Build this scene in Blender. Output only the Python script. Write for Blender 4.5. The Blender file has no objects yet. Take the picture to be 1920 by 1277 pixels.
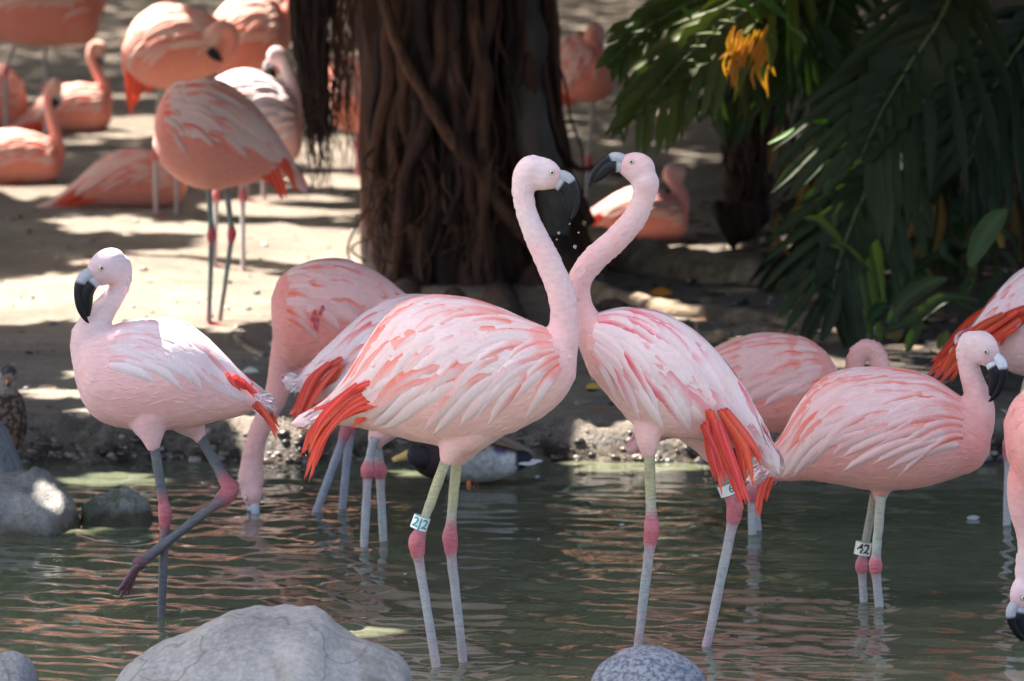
import bpy, math, random
import numpy as np
from mathutils import Vector, Matrix, noise as mnoise
from mathutils.kdtree import KDTree

random.seed(7); rng = np.random.default_rng(7)
scene = bpy.context.scene
C = scene.collection

# ------------------------------------------------------------------ camera, light
F = 11340.0; H = 2.315; W_, H_ = 1920.0, 1277.0
PITCH = math.atan((638.5 + 620) / F)
cd = bpy.data.cameras.new('camera'); cam = bpy.data.objects.new('camera', cd); C.objects.link(cam)
cam.location = (0, 0, H); cam.rotation_euler = (math.pi/2 - PITCH, 0, 0)
cd.sensor_width = 36; cd.lens = F / W_ * 36; cd.clip_end = 400; cd.clip_start = .1
cd.dof.use_dof = True; cd.dof.focus_distance = 14.45; cd.dof.aperture_fstop = 6.3
scene.camera = cam

SUN_EL, SUN_AZ = math.radians(60), math.radians(-58)
SDIR = Vector((math.sin(SUN_AZ)*math.cos(SUN_EL), math.cos(SUN_AZ)*math.cos(SUN_EL), math.sin(SUN_EL)))
world = bpy.data.worlds.new('World'); scene.world = world; world.use_nodes = True
wn = world.node_tree; bg = wn.nodes['Background']
sky = wn.nodes.new('ShaderNodeTexSky'); sky.sky_type = 'NISHITA'; sky.sun_disc = False
sky.sun_elevation = SUN_EL; sky.sun_rotation = SUN_AZ; sky.air_density = .8; sky.dust_density = 4.0
tint = wn.nodes.new('ShaderNodeMix'); tint.data_type = 'RGBA'; tint.blend_type = 'MULTIPLY'; tint.inputs[0].default_value = 1; tint.inputs[7].default_value = (1.0, .965, .905, 1)
wn.links.new(sky.outputs[0], tint.inputs[6]); wn.links.new(tint.outputs[2], bg.inputs[0]); bg.inputs[1].default_value = 0.112
sl = bpy.data.lights.new('sun', 'SUN'); so = bpy.data.objects.new('sun', sl); C.objects.link(so)
sl.energy = 5.0; sl.angle = math.radians(.53); sl.color = (1, .95, .86)
so.rotation_euler = SDIR.to_track_quat('Z', 'Y').to_euler(); so.location = (-6, 20, 14)
scene.view_settings.view_transform = 'Standard'; scene.view_settings.look = 'None'
scene.view_settings.exposure = 2.38; scene.view_settings.gamma = 1
scene.view_settings.use_curve_mapping = False
scene.render.engine = 'CYCLES'
scene.cycles.transparent_max_bounces = 40

# ------------------------------------------------------------------ picture geometry
cp, sp_ = math.cos(PITCH), math.sin(PITCH)
def at(px, py, Y):
    """world point on the plane y=Y seen at photo pixel (px,py)"""
    a = (px - W_/2) / F; b = -(py - H_/2) / F
    d = Vector((a, cp + b*sp_, -sp_ + b*cp))
    return Vector((0, 0, H)) + d * (Y / d.y)
def proj(p):
    x, y, z = p[0], p[1], p[2] - H
    dep = y*cp - z*sp_; up = y*sp_ + z*cp
    return (W_/2 + F*x/dep, H_/2 - F*up/dep)
def ppm(Y): return F / Y       # pixels per metre

# ------------------------------------------------------------------ noise
def vnoise(x, y, seed=0):
    xi = np.floor(x).astype(np.int64); yi = np.floor(y).astype(np.int64)
    xf = x - xi; yf = y - yi
    def h(a, b):
        n = (a*374761393 + b*668265263 + seed*974634777) & 0x7fffffff
        n = ((n ^ (n >> 13)) * 1274126177) & 0x7fffffff
        return ((n ^ (n >> 16)) & 0xffff) / 65535.0
    u = xf*xf*(3-2*xf); v = yf*yf*(3-2*yf)
    return (h(xi, yi)*(1-u)+h(xi+1, yi)*u)*(1-v) + (h(xi, yi+1)*(1-u)+h(xi+1, yi+1)*u)*v - .5
def fbm(x, y, seed=0, octv=4):
    s = 0; a = 1.0
    for i in range(octv):
        s = s + a*vnoise(x*2**i, y*2**i, seed+i); a *= .5
    return s
def sstep(x, a, b):
    t = np.clip((x-a)/(b-a), 0, 1); return t*t*(3-2*t)

def shore(x): return 17.62 + .10*fbm(x*1.3, x*0+3.1, 5, 3) + .03*fbm(x*9, x*0, 8, 2)
def ground_h(x, y):
    x = np.asarray(x, float); y = np.asarray(y, float)
    d = y - shore(x)
    pond = -.17 + .13*sstep(-y, -14.5, -13.6) + .04*fbm(x*1.5, y*1.5, 3) - .10*sstep(x, .2, 1.2)*sstep(y, 14.4, 15)
    pond = pond + .10*np.exp(-((x+.55)/.55)**2-((y-14.6)/.35)**2)
    lip = .09*sstep(d, -.03, .16) + (.07*fbm(x*7, y*7, 11, 3)+.05*fbm(x*26, y*26, 12, 3))*np.exp(-((d-.08)/.12)**2)
    land = lip + .02*fbm(x*2.2, y*2.2, 21, 4) + .012*np.maximum(d, 0)**.9 + .004*fbm(x*20, y*20, 31, 2)
    t = sstep(d, -.35, 0.0)
    h = pond*(1-t) + land*t
    h = h + 1.5*sstep(x - .05*(y-19), 1.15, 2.6)*sstep(y, 19.3, 24) + .9*sstep(x, .9, 2.2)*sstep(y, 25, 29)
    h = h + 7*sstep(y, 38, 62)
    return h
def gz(x, y): return float(ground_h(x, y))
def footY(px, py):
    Y = 20.0
    for _ in range(30):
        p = at(px, py, Y); dz = p.z - gz(p.x, Y)
        Y += dz / ((H - .1) / Y) * .8
    return Y

# ------------------------------------------------------------------ object helpers
def tag(o, label=None, cat=None, group=None, kind=None):
    if label: o['label'] = label
    if cat: o['category'] = cat
    if group: o['group'] = group
    if kind: o['kind'] = kind
    return o
def empty(name, loc, label, cat, group=None):
    o = bpy.data.objects.new(name, None); C.objects.link(o); o.location = loc; o.empty_display_size = .05
    return tag(o, label, cat, group)
def mesh_obj(name, verts, faces, mat, parent=None, cols=None, smooth=True, origin=None):
    """verts in world space; parent is an unrotated empty (or child of one)"""
    v = np.array([tuple(p) for p in verts], float)
    off = np.array(origin if origin is not None else (0, 0, 0), float)
    if parent is not None: off = np.array(world_loc(parent)); 
    m = bpy.data.meshes.new(name)
    m.from_pydata([tuple(p) for p in (v-off)], [], faces)
    if smooth: m.polygons.foreach_set('use_smooth', [True]*len(m.polygons))
    if cols is not None:
        cc = np.ones((len(v), 4), np.float32); ca_ = np.array(cols); cc[:, :3] = ca_[:, :3]
        if ca_.shape[1] == 4:
            s_a = m.attributes.new('Soft', 'FLOAT', 'POINT'); s_a.data.foreach_set('value', ca_[:, 3].astype(np.float32).ravel())
        a = m.color_attributes.new('Col', 'FLOAT_COLOR', 'POINT')
        a.data.foreach_set('color', cc.ravel())
    m.materials.append(mat); m.update()
    o = bpy.data.objects.new(name, m); C.objects.link(o)
    if parent is not None: o.parent = parent
    else: o.location = tuple(off)
    return o
def world_loc(o):
    p = Vector((0, 0, 0))
    while o is not None: p = p + o.location; o = o.parent
    return tuple(p)

def catmull(P, n):
    P = np.asarray(P, float); k = len(P)
    if k < 3: return np.array([P[0]*(1-t)+P[-1]*t for t in np.linspace(0, 1, n*(k-1)+1)])
    out = []
    for i in range(k-1):
        p0 = P[max(i-1, 0)] if i > 0 else 2*P[0]-P[1]
        p1, p2 = P[i], P[i+1]; p3 = P[i+2] if i+2 < k else 2*P[-1]-P[-2]
        for j in range(n):
            t = j/n
            out.append(.5*((2*p1)+(-p0+p2)*t+(2*p0-5*p1+4*p2-p3)*t*t+(-p0+3*p1-3*p2+p3)*t**3))
    out.append(P[-1]); return np.array(out)

def ring_faces(nr, ns, caps=True):
    f = []
    for i in range(nr-1):
        for j in range(ns):
            a = i*ns+j; b = i*ns+(j+1) % ns
            f.append((a, b, b+ns, a+ns))
    if caps:
        f.append(tuple(range(ns-1, -1, -1))); f.append(tuple((nr-1)*ns+j for j in range(ns)))
    return f
def loft(cen, up, lat, cols=None, ns=20, bot=None):
    """cen, up, lat: (n,3) arrays. returns verts, faces, cols; bot = colours for the underside"""
    cen, up, lat = map(np.asarray, (cen, up, lat)); n = len(cen); V = []; K = []
    for i in range(n):
        for j in range(ns):
            a = 2*math.pi*j/ns
            V.append(cen[i] + up[i]*math.cos(a) + lat[i]*math.sin(a))
            if cols is not None:
                c = cols[i]
                if bot is not None:
                    w = (1-math.cos(a))/2; w = w*w*(3-2*w); c = cols[i]*(1-w)+bot[i]*w
                K.append(c)
    return np.array(V), ring_faces(n, ns), (np.array(K) if cols is not None else None)
def tube(pts, rad, cols=None, ns=8, flat=1.0):
    """round tube through pts (3d)"""
    P = np.array([tuple(p) for p in pts]); n = len(P); T = np.gradient(P, axis=0)
    T /= np.linalg.norm(T, axis=1)[:, None] + 1e-9
    ref = np.array([0, 1., 0]); U = []; L = []
    for i in range(n):
        r = ref if abs(T[i] @ ref) < .95 else np.array([1., 0, 0])
        l = r - (r @ T[i])*T[i]; l /= np.linalg.norm(l)
        u = np.cross(T[i], l)
        rr = rad[i] if hasattr(rad, '__len__') else rad
        L.append(l*rr*flat); U.append(u*rr)
    return loft(P, U, L, cols, ns)
def merge(parts):
    V = []; Fc = []; K = []; o = 0
    for v, f, k in parts:
        V.append(np.asarray(v, float)); Fc += [tuple(i+o for i in q) for q in f]; o += len(v)
        K.append(k if k is not None else np.ones((len(v), 3)))
    return np.vstack(V), Fc, np.vstack(K)

# ------------------------------------------------------------------ materials
def nt(name):
    m = bpy.data.materials.new(name); m.use_nodes = True
    n = m.node_tree; b = n.nodes['Principled BSDF']; return m, n, b
def node(n, t, **kw):
    x = n.nodes.new(t)
    for k, v in kw.items():
        if k in ('inp',):
            for a, b in v.items(): x.inputs[a].default_value = b
        else: setattr(x, k, v)
    return x
def mapcoord(n, scale=(1, 1, 1), kind='Object'):
    tc = node(n, 'ShaderNodeTexCoord'); mp = node(n, 'ShaderNodeMapping'); mp.inputs['Scale'].default_value = scale
    n.links.new(tc.outputs[kind], mp.inputs[0]); return mp.outputs[0]
def ramp(n, src, stops):
    r = node(n, 'ShaderNodeValToRGB'); e = r.color_ramp.elements
    while len(e) > 1: e.remove(e[-1])
    e[0].position = stops[0][0]; e[0].color = (*stops[0][1], 1)
    for p, c in stops[1:]:
        q = e.new(p); q.color = (*c, 1)
    n.links.new(src, r.inputs[0]); return r.outputs[0]
def mix(n, f, a, b, mode='MIX'):
    m = node(n, 'ShaderNodeMix', data_type='RGBA', blend_type=mode)
    for i, v in ((0, f), (6, a), (7, b)):
        if hasattr(v, 'links'): n.links.new(v, m.inputs[i])
        else: m.inputs[i].default_value = v if i == 0 else (*v, 1)
    return m.outputs[2]
def noise_t(n, vec, scale, detail=4, rough=.55, dist=0):
    t = node(n, 'ShaderNodeTexNoise'); t.inputs['Scale'].default_value = scale
    t.inputs['Detail'].default_value = detail; t.inputs['Roughness'].default_value = rough; t.inputs['Distortion'].default_value = dist
    if vec is not None: n.links.new(vec, t.inputs['Vector'])
    return t.outputs[0]
def bump(n, b, h, strength, dist):
    x = node(n, 'ShaderNodeBump'); x.inputs['Strength'].default_value = strength; x.inputs['Distance'].default_value = dist
    n.links.new(h, x.inputs['Height'])
    n.links.new(x.outputs[0], b.inputs['Normal']); return x

def mat_plume(name, bumpd=.004, streak=(60, 60, 160), sheen=.25, sss=0.0, var=.14):
    m, n, b = nt(name)
    at_ = node(n, 'ShaderNodeAttribute', attribute_name='Col')
    v = mapcoord(n, streak)
    n1 = noise_t(n, v, 1.0, 3); v2 = mapcoord(n, (9, 9, 9)); n2 = noise_t(n, v2, 1.0, 2)
    g = ramp(n, n1, [(.25, (1-var,)*3), (.75, (1+var*.3,)*3)])
    c = mix(n, 1.0, at_.outputs['Color'], g, 'MULTIPLY')
    g2 = ramp(n, n2, [(.3, (1, .90, .89)), (.7, (1, 1.03, 1.03))])
    c = mix(n, 1.0, c, g2, 'MULTIPLY')
    n.links.new(c, b.inputs['Base Color']); b.inputs['Roughness'].default_value = .82
    b.inputs['Specular IOR Level'].default_value = .2
    b.inputs['Sheen Weight'].default_value = sheen; b.inputs['Sheen Roughness'].default_value = .5
    bump(n, b, n1, .7, bumpd)
    tr = node(n, 'ShaderNodeBsdfTranslucent'); n.links.new(c, tr.inputs[0])
    ms = node(n, 'ShaderNodeMixShader'); ms.inputs[0].default_value = .15 if sss else .0
    n.links.new(b.outputs[0], ms.inputs[1]); n.links.new(tr.outputs[0], ms.inputs[2])
    n.links.new(ms.outputs[0], n.nodes['Material Output'].inputs[0])
    return m
M_body = mat_plume('plumage', .0016, (45, 45, 120))
M_feather = mat_plume('feather_vane', .0018, (220, 220, 60), .15, 1, .10)
def soften(m):
    n = m.node_tree; o = n.nodes['Material Output']; src = o.inputs[0].links[0].from_socket
    a = node(n, 'ShaderNodeAttribute', attribute_name='Soft'); v = mapcoord(n, (260, 260, 260)); nz = noise_t(n, v, 1.0, 2)
    q = node(n, 'ShaderNodeMath', operation='MULTIPLY_ADD'); n.links.new(nz, q.inputs[0]); q.inputs[1].default_value = .7; q.inputs[2].default_value = -.35
    w = node(n, 'ShaderNodeMath', operation='ADD'); n.links.new(q.outputs[0], w.inputs[0]); n.links.new(a.outputs['Fac'], w.inputs[1])
    r = node(n, 'ShaderNodeMapRange', interpolation_type='SMOOTHSTEP'); r.inputs[1].default_value = .12; r.inputs[2].default_value = .8; n.links.new(w.outputs[0], r.inputs[0])
    t = node(n, 'ShaderNodeBsdfTransparent'); ms = node(n, 'ShaderNodeMixShader'); n.links.new(r.outputs[0], ms.inputs[0])
    n.links.new(t.outputs[0], ms.inputs[1]); n.links.new(src, ms.inputs[2]); n.links.new(ms.outputs[0], o.inputs[0])
M_soft = mat_plume('soft_feather_vane', .0010, (200, 200, 60), .15, 0, .08)
M_fluff = mat_plume('fluff', .0010, (200, 200, 60), .15, 0, .08); soften(M_fluff)
M_flight = mat_plume('flight_feather_vane', .0012, (200, 200, 60), .1, 1, .10); soften(M_flight)
def mat_attr(name, rough, spec=.5, nscale=120, bd=.001, var=.15):
    m, n, b = nt(name)
    a = node(n, 'ShaderNodeAttribute', attribute_name='Col')
    v = mapcoord(n); n1 = noise_t(n, v, nscale, 3)
    g = ramp(n, n1, [(.3, (1-var,)*3), (.7, (1.05,)*3)])
    n.links.new(mix(n, 1.0, a.outputs['Color'], g, 'MULTIPLY'), b.inputs['Base Color'])
    b.inputs['Roughness'].default_value = rough; b.inputs['Specular IOR Level'].default_value = spec
    bump(n, b, n1, .5, bd); return m
M_bill = mat_attr('bill_keratin', .38, .28, 60, .0004, .08)
M_leg = mat_attr('leg_skin', .5, .4, 170, .0015, .22)
def leg_scales():
    n = M_leg.node_tree; b = n.nodes['Principled BSDF']; v = mapcoord(n, (25, 25, 330)); a = noise_t(n, v, 1.0, 2, .5)
    bump(n, b, a, .8, .0025)
    bc = b.inputs['Base Color'].links[0].from_socket
    n.links.new(mix(n, 1.0, bc, ramp(n, a, [(.35, (.86,)*3), (.55, (1.03,)*3)]), 'MULTIPLY'), b.inputs['Base Color'])
leg_scales()
M_band = mat_attr('band_plastic', .35, .5, 20, .0002, .05)
M_eye = mat_attr('eye', .12, .8, 10, .0001, .02)
M_duck = mat_attr('duck_plumage', .7, .3, 70, .003, .45)

# ------------------------------------------------------------------ ground
xs = np.concatenate([np.linspace(-16, -2.6, 34)[:-1], np.arange(-2.6, 2.6, .028), np.linspace(2.6, 16, 34)])
ys = np.concatenate([np.arange(10.5, 17.2, .09), np.arange(17.2, 18.3, .018), np.arange(18.3, 23, .05), np.arange(23, 36, .16), np.linspace(36, 75, 40)])
GX, GY = np.meshgrid(xs, ys); GZ = ground_h(GX, GY)
V = np.stack([GX, GY, GZ], -1).reshape(-1, 3); nx, ny = len(xs), len(ys)
idx = np.arange(nx*ny).reshape(ny, nx)
Fq = np.stack([idx[:-1, :-1], idx[:-1, 1:], idx[1:, 1:], idx[1:, :-1]], -1).reshape(-1, 4)
mg, n, b = nt('sandy_soil')
geo = node(n, 'ShaderNodeNewGeometry'); sx = node(n, 'ShaderNodeSeparateXYZ'); n.links.new(geo.outputs['Position'], sx.inputs[0])
vo = mapcoord(n); big = noise_t(n, vo, 1.2, 5, .6); mid = noise_t(n, vo, 9, 5, .65); fine = noise_t(n, vo, 70, 4, .7)
sand = ramp(n, mid, [(.28, (.23, .17, .12)), (.5, (.44, .35, .265)), (.72, (.60, .50, .40))])
sand = mix(n, .5, sand, ramp(n, fine, [(.3, (.14, .105, .08)), (.6, (.38, .32, .26)), (.8, (.58, .52, .44))]))
sand = mix(n, ramp(n, big, [(.4, (0,)*3), (.62, (1,)*3)]), sand, mix(n, .5, sand, (.13, .09, .065)))
wetf = node(n, 'ShaderNodeMapRange'); wetf.inputs[1].default_value = .115; wetf.inputs[2].default_value = .03
n.links.new(sx.outputs[2], wetf.inputs[0])
wet = ramp(n, mid, [(.38, (.018, .012, .008)), (.50, (.07, .05, .035)), (.62, (.24, .195, .15))])
sand2 = mix(n, wetf.outputs[0], sand, wet)
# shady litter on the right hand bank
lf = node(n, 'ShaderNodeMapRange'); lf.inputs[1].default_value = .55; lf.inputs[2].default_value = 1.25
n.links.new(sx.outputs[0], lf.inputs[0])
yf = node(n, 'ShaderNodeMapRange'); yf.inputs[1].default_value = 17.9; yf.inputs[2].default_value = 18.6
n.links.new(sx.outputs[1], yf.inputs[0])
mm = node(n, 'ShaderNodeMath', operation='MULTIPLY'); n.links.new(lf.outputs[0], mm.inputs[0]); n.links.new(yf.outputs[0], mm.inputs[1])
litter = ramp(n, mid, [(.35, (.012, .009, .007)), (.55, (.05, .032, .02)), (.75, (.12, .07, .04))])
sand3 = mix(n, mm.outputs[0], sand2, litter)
hf = node(n, 'ShaderNodeMapRange'); hf.inputs[1].default_value = 42.5; hf.inputs[2].default_value = 45
n.links.new(sx.outputs[1], hf.inputs[0])
sand4 = mix(n, hf.outputs[0], sand3, ramp(n, mid, [(.3, (.24, .07, .035)), (.7, (.50, .19, .10))]))
df = node(n, 'ShaderNodeMapRange'); df.inputs[1].default_value = 23.5; df.inputs[2].default_value = 30; df.inputs[4].default_value = .72; n.links.new(sx.outputs[1], df.inputs[0])  # far ground darkened with distance, canopy shade put into the soil colour
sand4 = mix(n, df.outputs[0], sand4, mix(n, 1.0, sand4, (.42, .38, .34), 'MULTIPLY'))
pf = node(n, 'ShaderNodeMapRange'); pf.inputs[1].default_value = -.01; pf.inputs[2].default_value = -.06
n.links.new(sx.outputs[2], pf.inputs[0])
bed = ramp(n, mid, [(.3, (.035, .035, .02)), (.5, (.07, .068, .038)), (.68, (.11, .13, .05))])
sand5 = mix(n, pf.outputs[0], sand4, bed)
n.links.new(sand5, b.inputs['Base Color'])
rr = node(n, 'ShaderNodeMapRange'); rr.inputs[1].default_value = .12; rr.inputs[2].default_value = .03; rr.inputs[3].default_value = .95; rr.inputs[4].default_value = .28
n.links.new(sx.outputs[2], rr.inputs[0]); n.links.new(rr.outputs[0], b.inputs['Roughness'])
hh = node(n, 'ShaderNodeMath', operation='ADD'); n.links.new(mid, hh.inputs[0]); n.links.new(fine, hh.inputs[1])
bump(n, b, hh.outputs[0], 1.0, .035)
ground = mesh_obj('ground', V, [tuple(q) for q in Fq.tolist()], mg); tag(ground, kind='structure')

# ------------------------------------------------------------------ water
mw = bpy.data.materials.new('pond_water'); mw.use_nodes = True; n = mw.node_tree; n.nodes.clear()
out = node(n, 'ShaderNodeOutputMaterial'); fr = node(n, 'ShaderNodeFresnel'); fr.inputs[0].default_value = 1.33
gl = node(n, 'ShaderNodeBsdfGlossy'); gl.inputs['Roughness'].default_value = .03; gl.inputs[0].default_value = (.97, .97, .97, 1)
trn = node(n, 'ShaderNodeBsdfTransparent'); trn.inputs[0].default_value = (.52, .50, .40, 1)
dif = node(n, 'ShaderNodeBsdfDiffuse'); dif.inputs[0].default_value = (.150, .160, .100, 1)
ma = node(n, 'ShaderNodeMixShader'); ma.inputs[0].default_value = .7
n.links.new(trn.outputs[0], ma.inputs[1]); n.links.new(dif.outputs[0], ma.inputs[2])
mb = node(n, 'ShaderNodeMixShader'); n.links.new(fr.outputs[0], mb.inputs[0]); n.links.new(ma.outputs[0], mb.inputs[1]); n.links.new(gl.outputs[0], mb.inputs[2])
vm = mapcoord(n, (1, 1, 1)); nf = noise_t(n, vm, 45, 2); bp = node(n, 'ShaderNodeBump'); bp.inputs['Strength'].default_value = .25; bp.inputs['Distance'].default_value = .0015
n.links.new(nf, bp.inputs['Height']); n.links.new(bp.outputs[0], gl.inputs['Normal']); n.links.new(bp.outputs[0], fr.inputs['Normal'])
n.links.new(mb.outputs[0], out.inputs[0])
wx = np.concatenate([np.linspace(-14, -2.0, 30)[:-1], np.arange(-2.0, 2.0, .013), np.linspace(2.0, 14, 30)])
wy = np.concatenate([np.linspace(8, 12.4, 20)[:-1], np.arange(12.4, 17.95, .013)])
WX, WY = np.meshgrid(wx, wy)
Z = np.zeros_like(WX); wr = np.random.default_rng(3)
for k in range(46):
    lam = .07*(1.062**k)*.9 + .02; th = wr.normal(math.pi/2, .6); ph = wr.uniform(0, 6.28)
    amp = .0043*lam*wr.uniform(.5, 1.2)*(1.25 if lam < .15 else (.8 if lam < .45 else .12))
    wob = .5*fbm(WX*1.3, WY*1.3, 100+k, 2)
    Z += amp*np.sin(2*math.pi/lam*(WX*math.cos(th)+WY*math.sin(th)) + ph + 5*wob)
calm = .55 + .9*np.clip(fbm(WX*.9, WY*.9, 77, 2)+.35, 0, 1)
leftb = 1.2 - .55*sstep(WX, -.6, .7)
Z *= calm*leftb*(1-.55*sstep(WY, 16.2, 17.3))
RINGS = [(300, 1158), (822, 1262), (870, 1255), (1196, 1207), (1318, 1235), (683, 1028), (718, 1030), (590, 952), (640, 965), (1622, 1142), (1650, 1150), (483, 950), (1412, 1008), (1885, 985), (225, 1118)]
for (px, py) in RINGS:
    Yr = 14*1875/(py+620); X0 = (px-960)/F*Yr
    R = np.hypot(WX-X0, WY-Yr)
    Z += .0011*np.exp(-R/.22)*np.sin(2*math.pi*R/.055)
WV = np.stack([WX, WY, Z], -1).reshape(-1, 3); idx = np.arange(len(wx)*len(wy)).reshape(len(wy), len(wx))
Fq = np.stack([idx[:-1, :-1], idx[:-1, 1:], idx[1:, 1:], idx[1:, :-1]], -1).reshape(-1, 4)
water = mesh_obj('pond_water', WV, [tuple(q) for q in Fq.tolist()], mw); tag(water, kind='structure')

# ------------------------------------------------------------------ rocks
def mat_rock(name, stops, scale=6, speck=None, moss=None):
    m, n, b = nt(name); v = mapcoord(n)
    a = noise_t(n, v, scale, 8, .65, .4); f = noise_t(n, v, scale*14, 4, .7)
    c = ramp(n, a, stops); c = mix(n, .35, c, ramp(n, f, [(.3, (.05, .05, .055)), (.7, (.42, .42, .42))]))
    vc = node(n, 'ShaderNodeTexVoronoi', feature='DISTANCE_TO_EDGE'); vc.inputs['Scale'].default_value = scale*.8; nd_ = node(n, 'ShaderNodeVectorMath', operation='ADD'); n.links.new(v, nd_.inputs[0]); sc_ = node(n, 'ShaderNodeVectorMath', operation='SCALE'); nn_ = node(n, 'ShaderNodeTexNoise'); nn_.inputs['Scale'].default_value = scale*1.5; n.links.new(v, nn_.inputs['Vector']); n.links.new(nn_.outputs[1], sc_.inputs[0]); sc_.inputs['Scale'].default_value = .15; n.links.new(sc_.outputs[0], nd_.inputs[1]); n.links.new(nd_.outputs[0], vc.inputs['Vector'])
    c = mix(n, ramp(n, vc.outputs['Distance'], [(.0, (.55,)*3), (.02, (0,)*3)]), c, (.06, .05, .045))
    st2 = noise_t(n, v, scale*.7, 5, .6, .5); c = mix(n, ramp(n, st2, [(.56, (0,)*3), (.66, (.75,)*3)]), c, (.10, .082, .062))
    if speck:
        vo = node(n, 'ShaderNodeTexVoronoi'); vo.inputs['Scale'].default_value = 75; n.links.new(v, vo.inputs['Vector'])
        s2 = noise_t(n, v, 90, 3, .6)
        c = mix(n, ramp(n, s2, [(.44, (0,)*3), (.52, (1,)*3)]), speck, c)
    geo = node(n, 'ShaderNodeNewGeometry'); sx = node(n, 'ShaderNodeSeparateXYZ'); n.links.new(geo.outputs['Position'], sx.inputs[0])
    w = node(n, 'ShaderNodeMapRange'); w.inputs[1].default_value = .05; w.inputs[2].default_value = .012
    n.links.new(sx.outputs[2], w.inputs[0])
    nz = node(n, 'ShaderNodeMath', operation='ADD'); n.links.new(sx.outputs[2], nz.inputs[0])
    q = node(n, 'ShaderNodeMath', operation='MULTIPLY_ADD'); n.links.new(a, q.inputs[0]); q.inputs[1].default_value = -.12; q.inputs[2].default_value = .06
    n.links.new(q.outputs[0], nz.inputs[1]); n.links.new(nz.outputs[0], w.inputs[0])
    c = mix(n, w.outputs[0], c, (.05, .038, .018))
    if moss: 
        c = mix(n, ramp(n, a, [(.40, (.8,)*3), (.5, (0,)*3)]), c, moss)
    n.links.new(c, b.inputs['Base Color'])
    r2 = node(n, 'ShaderNodeMapRange'); r2.inputs[3].default_value = .85; r2.inputs[4].default_value = .25
    n.links.new(w.outputs[0], r2.inputs[0]); n.links.new(r2.outputs[0], b.inputs['Roughness'])
    hs = node(n, 'ShaderNodeMath', operation='ADD'); n.links.new(a, hs.inputs[0]); n.links.new(f, hs.inputs[1])
    bump(n, b, hs.outputs[0], .6, .012); return m
M_pale = mat_rock('pale_limestone', [(.3, (.09, .09, .10)), (.45, (.19, .195, .205)), (.65, (.29, .285, .28))], 5)
M_grey = mat_rock('grey_stone', [(.3, (.08, .085, .10)), (.5, (.16, .165, .18)), (.7, (.26, .25, .235))], 7)
M_speck = mat_rock('speckled_granite', [(.3, (.15, .18, .24)), (.7, (.22, .25, .31))], 9, speck=(.07, .09, .14))
M_tan = mat_rock('tan_weathered_stone', [(.3, (.12, .11, .095)), (.48, (.26, .235, .20)), (.65, (.38, .345, .29))], 8)
M_moss = mat_rock('mossy_stone', [(.3, (.10, .10, .08)), (.5, (.24, .23, .19)), (.7, (.42, .40, .34))], 9, moss=(.08, .10, .03))
def rock(label, px_stations, Y, depth, mat, name='rock', group=None, rough=.022, seed=1, botz=-.15):
    """px_stations: (x, topy) left to right; the base goes under the water"""
    P = catmull([(a, b) for a, b in px_stations], 7)
    n = len(P); cen = []; up = []; lat = []
    for i, (a, b) in enumerate(P):
        t = i/(n-1); e = max(.05, math.sin(math.pi*min(max(t, .02), .98)))**.55
        top = at(a, b, Y); bz = botz; zc = (top.z+bz)/2
        cen.append((top.x, Y, zc)); up.append((0, 0, max(.01, (top.z-bz)/2))); lat.append((0, depth*e, 0))
    v, f, _ = loft(cen, up, lat, None, 40)
    out = []
    for p in v:
        q = Vector(p)
        d = mnoise.fractal(q*5 + Vector((seed*7.3, 0, 0)), 1, 2, 4)*rough + mnoise.noise(q*24+Vector((0, seed, 0)))*rough*.35 + mnoise.noise(q*60)*rough*.12
        c = Vector((q.x, Y, (botz+q.z)/2*0+0.0)); dr = (q-c).normalized()
        r = mnoise.noise(q*9+Vector((seed*3, 0, 0))); d -= max(0, r-.2)*rough*1.5; d += (.4-abs(mnoise.noise(q*6.5+Vector((0, 0, seed)))))*rough*.8
        out.append(q+dr*d)
    base = (np.mean([c[0] for c in cen]), Y, 0)
    o = mesh_obj(name, out, f, mat, origin=base); return tag(o, label, 'rock', group)
rock('large pale smooth boulder rising in the left foreground water', [(205, 1310), (225, 1262), (280, 1215), (360, 1185), (440, 1156), (520, 1146), (600, 1152), (650, 1190), (720, 1212), (765, 1250), (778, 1330)], 13.1, .30, M_pale, seed=2, rough=.02)
rock('blue grey speckled round boulder at the bottom edge right of centre', [(1095, 1330), (1115, 1262), (1160, 1225), (1215, 1213), (1270, 1226), (1315, 1258), (1345, 1330)], 13.05, .16, M_speck, seed=5, rough=.006)
rock('small dark grey rock in the bottom left corner', [(-60, 1300), (-20, 1240), (20, 1228), (55, 1240), (78, 1290)], 13.2, .12, M_grey, seed=9, rough=.012)
rock('grey weathered rock with brown wet rim, lower one of the left edge pair', [(-170, 1010), (-120, 940), (-40, 915), (30, 916), (90, 925), (125, 945), (150, 985), (158, 1030)], 16.3, .2, M_tan, seed=13, rough=.05)
rock('tall blue grey rock at the left edge standing behind the lower one', [(-190, 960), (-150, 840), (-60, 770), (0, 800), (28, 850), (48, 900), (62, 960)], 16.65, .18, M_grey, seed=17, rough=.016)
rock('small mossy rock beside the walking flamingo, wet around its foot', [(143, 990), (165, 952), (200, 945), (235, 926), (265, 935), (282, 955), (292, 1000)], 16.45, .10, M_moss, seed=21, rough=.035)

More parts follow.
